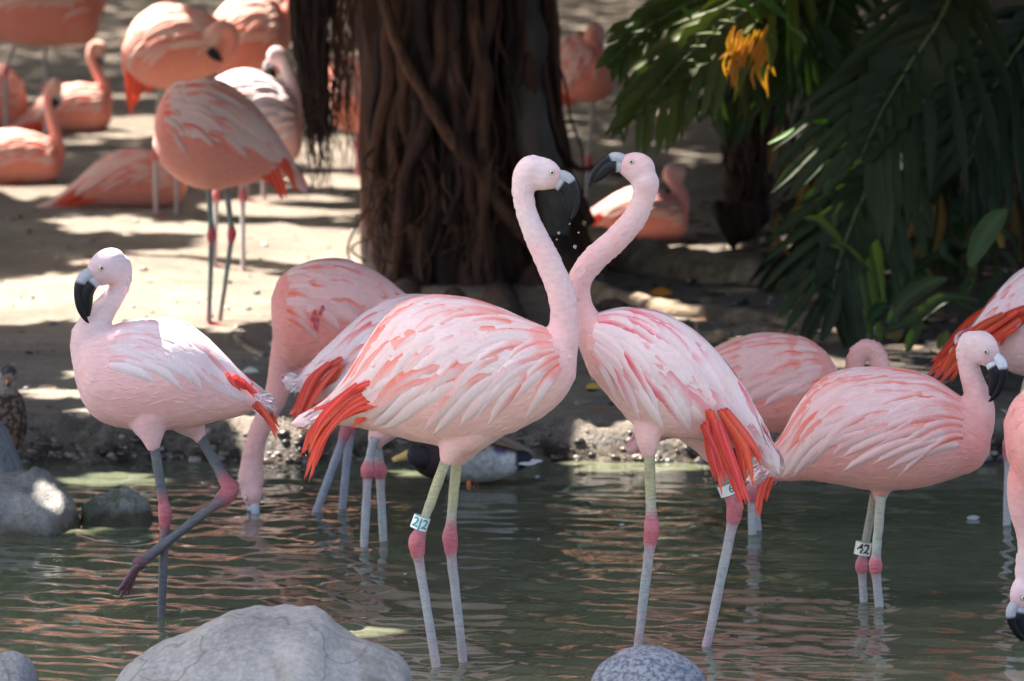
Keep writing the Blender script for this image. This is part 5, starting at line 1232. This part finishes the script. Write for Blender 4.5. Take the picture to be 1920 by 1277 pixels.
def fallen(px, py, w, col, label, onwater=False, cat='leaf', name='fallen_leaf', Nz=(0, -.7, .7), ln=1.0, ang=0):
    Y = Yof(py) if onwater else footY(px, py); p = at(px, py, Y); z = .004 if onwater else p.z+.012
    L_ = w/ppm(Y)*ln/2; d = np.array([math.cos(ang), math.sin(ang)*.6, math.sin(ang)*.2]); P = [np.array([p.x, Y, z])+d*L_*t+np.array([0, 0, (.002 if onwater else .012)*(1-t*t)]) for t in np.linspace(-1, 1, 7)]
    N = np.tile(np.array(Nz)/np.linalg.norm(Nz), (7, 1)); v, f, k = blade(P, N, w/ppm(Y)*.5, lambda t, u: np.array(col)*(1-.2*abs(u)), 4, .25, taper=lambda t: max(.05, math.sin(math.pi*min(1, .05+.93*t))))
    return tag(mesh_obj(name, v, f, M_orl, cols=k, origin=(p.x, Y, z)), label, cat)
fallen(1240, 556, 44, (.75, .25, .03), 'bright orange fallen leaf among the roots above the pair of birds')
fallen(1500, 570, 55, (.30, .10, .04), 'large rusty brown curled leaf under the dark foliage')
fallen(1540, 590, 40, (.22, .08, .04), 'smaller dark rust leaf right of the large rusty one')
fallen(1115, 735, 34, (.60, .35, .06), 'ochre leaf on the muddy bank under the crossing necks')
fallen(240, 862, 26, (.28, .30, .05), 'olive yellow leaf floating at the shore by the walking bird', True)
fallen(1680, 640, 40, (.22, .18, .05), 'mustard brown leaf lying beside the hooked neck')
fallen(470, 705, 30, (.75, .68, .60), 'pale curled leaf on the bank right of the walking bird tail')
# floating white feathers
for (px, py, w, a, lb) in [(1008, 900, 16, 1.1, 'small white feather standing on the water behind the drake'), (1825, 978, 26, .15, 'long white feather floating at the right'), (1166, 992, 12, .2, 'tiny white down feather floating between the pair'), (1010, 1020, 8, .8, 'tiny down fluff right of the numbered band'), (760, 1087, 8, .5, 'tiny down fluff left of the centre bird legs')]:
    fallen(px, py, w, (.45, .45, .46), lb, True, 'feather', 'floating_feather', ang=a)
# water drops falling from the bill
M_drop, n, b_ = nt('water_drop'); b_.inputs['Transmission Weight'].default_value = 1; b_.inputs['Roughness'].default_value = .0; b_.inputs['IOR'].default_value = 1.33
for (px, py, r, lb) in [(1048, 437, 2.6, 'round water drop falling left below the black bill tip'), (1078, 463, 3.2, 'largest and lowest water drop below the black bill tip'), (1085, 436, 1.6, 'rightmost tiny water drop below the black bill tip'), (1044, 449, 1.5, 'tiny water drop just under the round left drop'), (1068, 420, 1.5, 'topmost tiny water drop just below the bill tip')]:
    p = at(px, py, 13.98); u = r/ppm(14); v, f, _ = tube([tuple(p+Vector((0, 0, z))*u) for z in (1.5, 1.1, 0, -.8, -1.2)], np.array([.1, .6, 1, .7, .1])*u, None, 8)
    o = mesh_obj('water_drop', v, f, M_drop, origin=tuple(p)); tag(o, lb, 'water drop', 'drops falling from the bill')

# ------------------------------------------------------------------ shrubs on the slope behind (above the frame, mirrored in the pond)
M_shrub = mat_leaf('shrub_leaf', (.035, .05, .018), (.08, .075, .03), .2, .6)
for k, (x, y, s_, lb) in enumerate([(-9.5, 47, 2.6, 'broad dark shrub on the far left slope'), (-6, 54, 2.2, 'rounded shrub high on the slope behind the flock'), (1.5, 44, 2.4, 'dense shrub on the slope behind the fig tree'), (4, 40, 2.6, 'tall shrub on the slope right of the fig tree'), (8, 42, 3, 'large shrub on the far right slope')]):
    q = np.random.default_rng(k+50); n_ = 2600; P = q.normal(size=(n_, 3)); P /= np.linalg.norm(P, axis=1)[:, None]; P *= (.45+.55*q.random((n_, 1))**.5)*s_*(1+.3*np.sin(P[:, :1]*5+k)*np.cos(P[:, 1:2]*4)); P[:, 2] = P[:, 2]*.8+s_*.7
    base = np.array([x, y, gz(x, y)]); P += base
    a = q.normal(size=(n_, 3)); a /= np.linalg.norm(a, axis=1)[:, None]; bb = np.cross(a, q.normal(size=(n_, 3))); bb /= np.linalg.norm(bb, axis=1)[:, None]
    V = np.stack([P-a*.14, P+bb*.07, P+a*.14, P-bb*.07], 1).reshape(-1, 3)
    t = empty('shrub', tuple(base), lb, 'shrub', 'shrubs on the slope behind'); mesh_obj('foliage', V, [tuple(r) for r in np.arange(4*n_).reshape(-1, 4).tolist()], M_shrub, t, smooth=False)
    v, f, _ = tube([base+np.array([0, 0, -.2]), base+np.array([.1, 0, .8]), base+np.array([0, .1, 1.6])], [.09, .07, .04], None, 8); mesh_obj('trunk', v, f, M_bark, t)

# the rest of the flock, up the slope behind the frame's top edge (their colour is mirrored in the pond)
def copy_tree(o, parent=None):
    c = o.copy(); C.objects.link(c); c.parent = parent
    for ch in list(o.children): copy_tree(ch, c)
    return c
src = [o for o in C.objects if o.get('group') == BG and o.parent is None]
lbs = ['lowest flamingo of the flock up the left slope', 'second flamingo of the slope flock, beside the lowest', 'flamingo in the middle of the slope flock', 'flamingo standing highest on the left slope', 'flamingo at the far left of the slope flock', 'flamingo of the slope flock nearest the fig tree', 'flamingo behind the middle one of the slope flock', 'flamingo near the shrub on the left slope']
for i, (x, y) in enumerate([(-2.2, 40.5), (-3.4, 41), (-1.2, 43), (-4.3, 44), (-5.4, 42), (-.3, 41.5), (-2.6, 46), (-3.6, 48)]):
    c = copy_tree(src[[0, 2, 3, 4, 6, 2, 0, 3][i]]); c.location = (x, y, gz(x, y)); c.rotation_euler.z = [0, .4, 3, -.3, .2, 2.8, .1, .5][i]; c.scale = (1.05,)*3
    c['label'] = lbs[i]; c['group'] = 'flamingos on the slope behind'
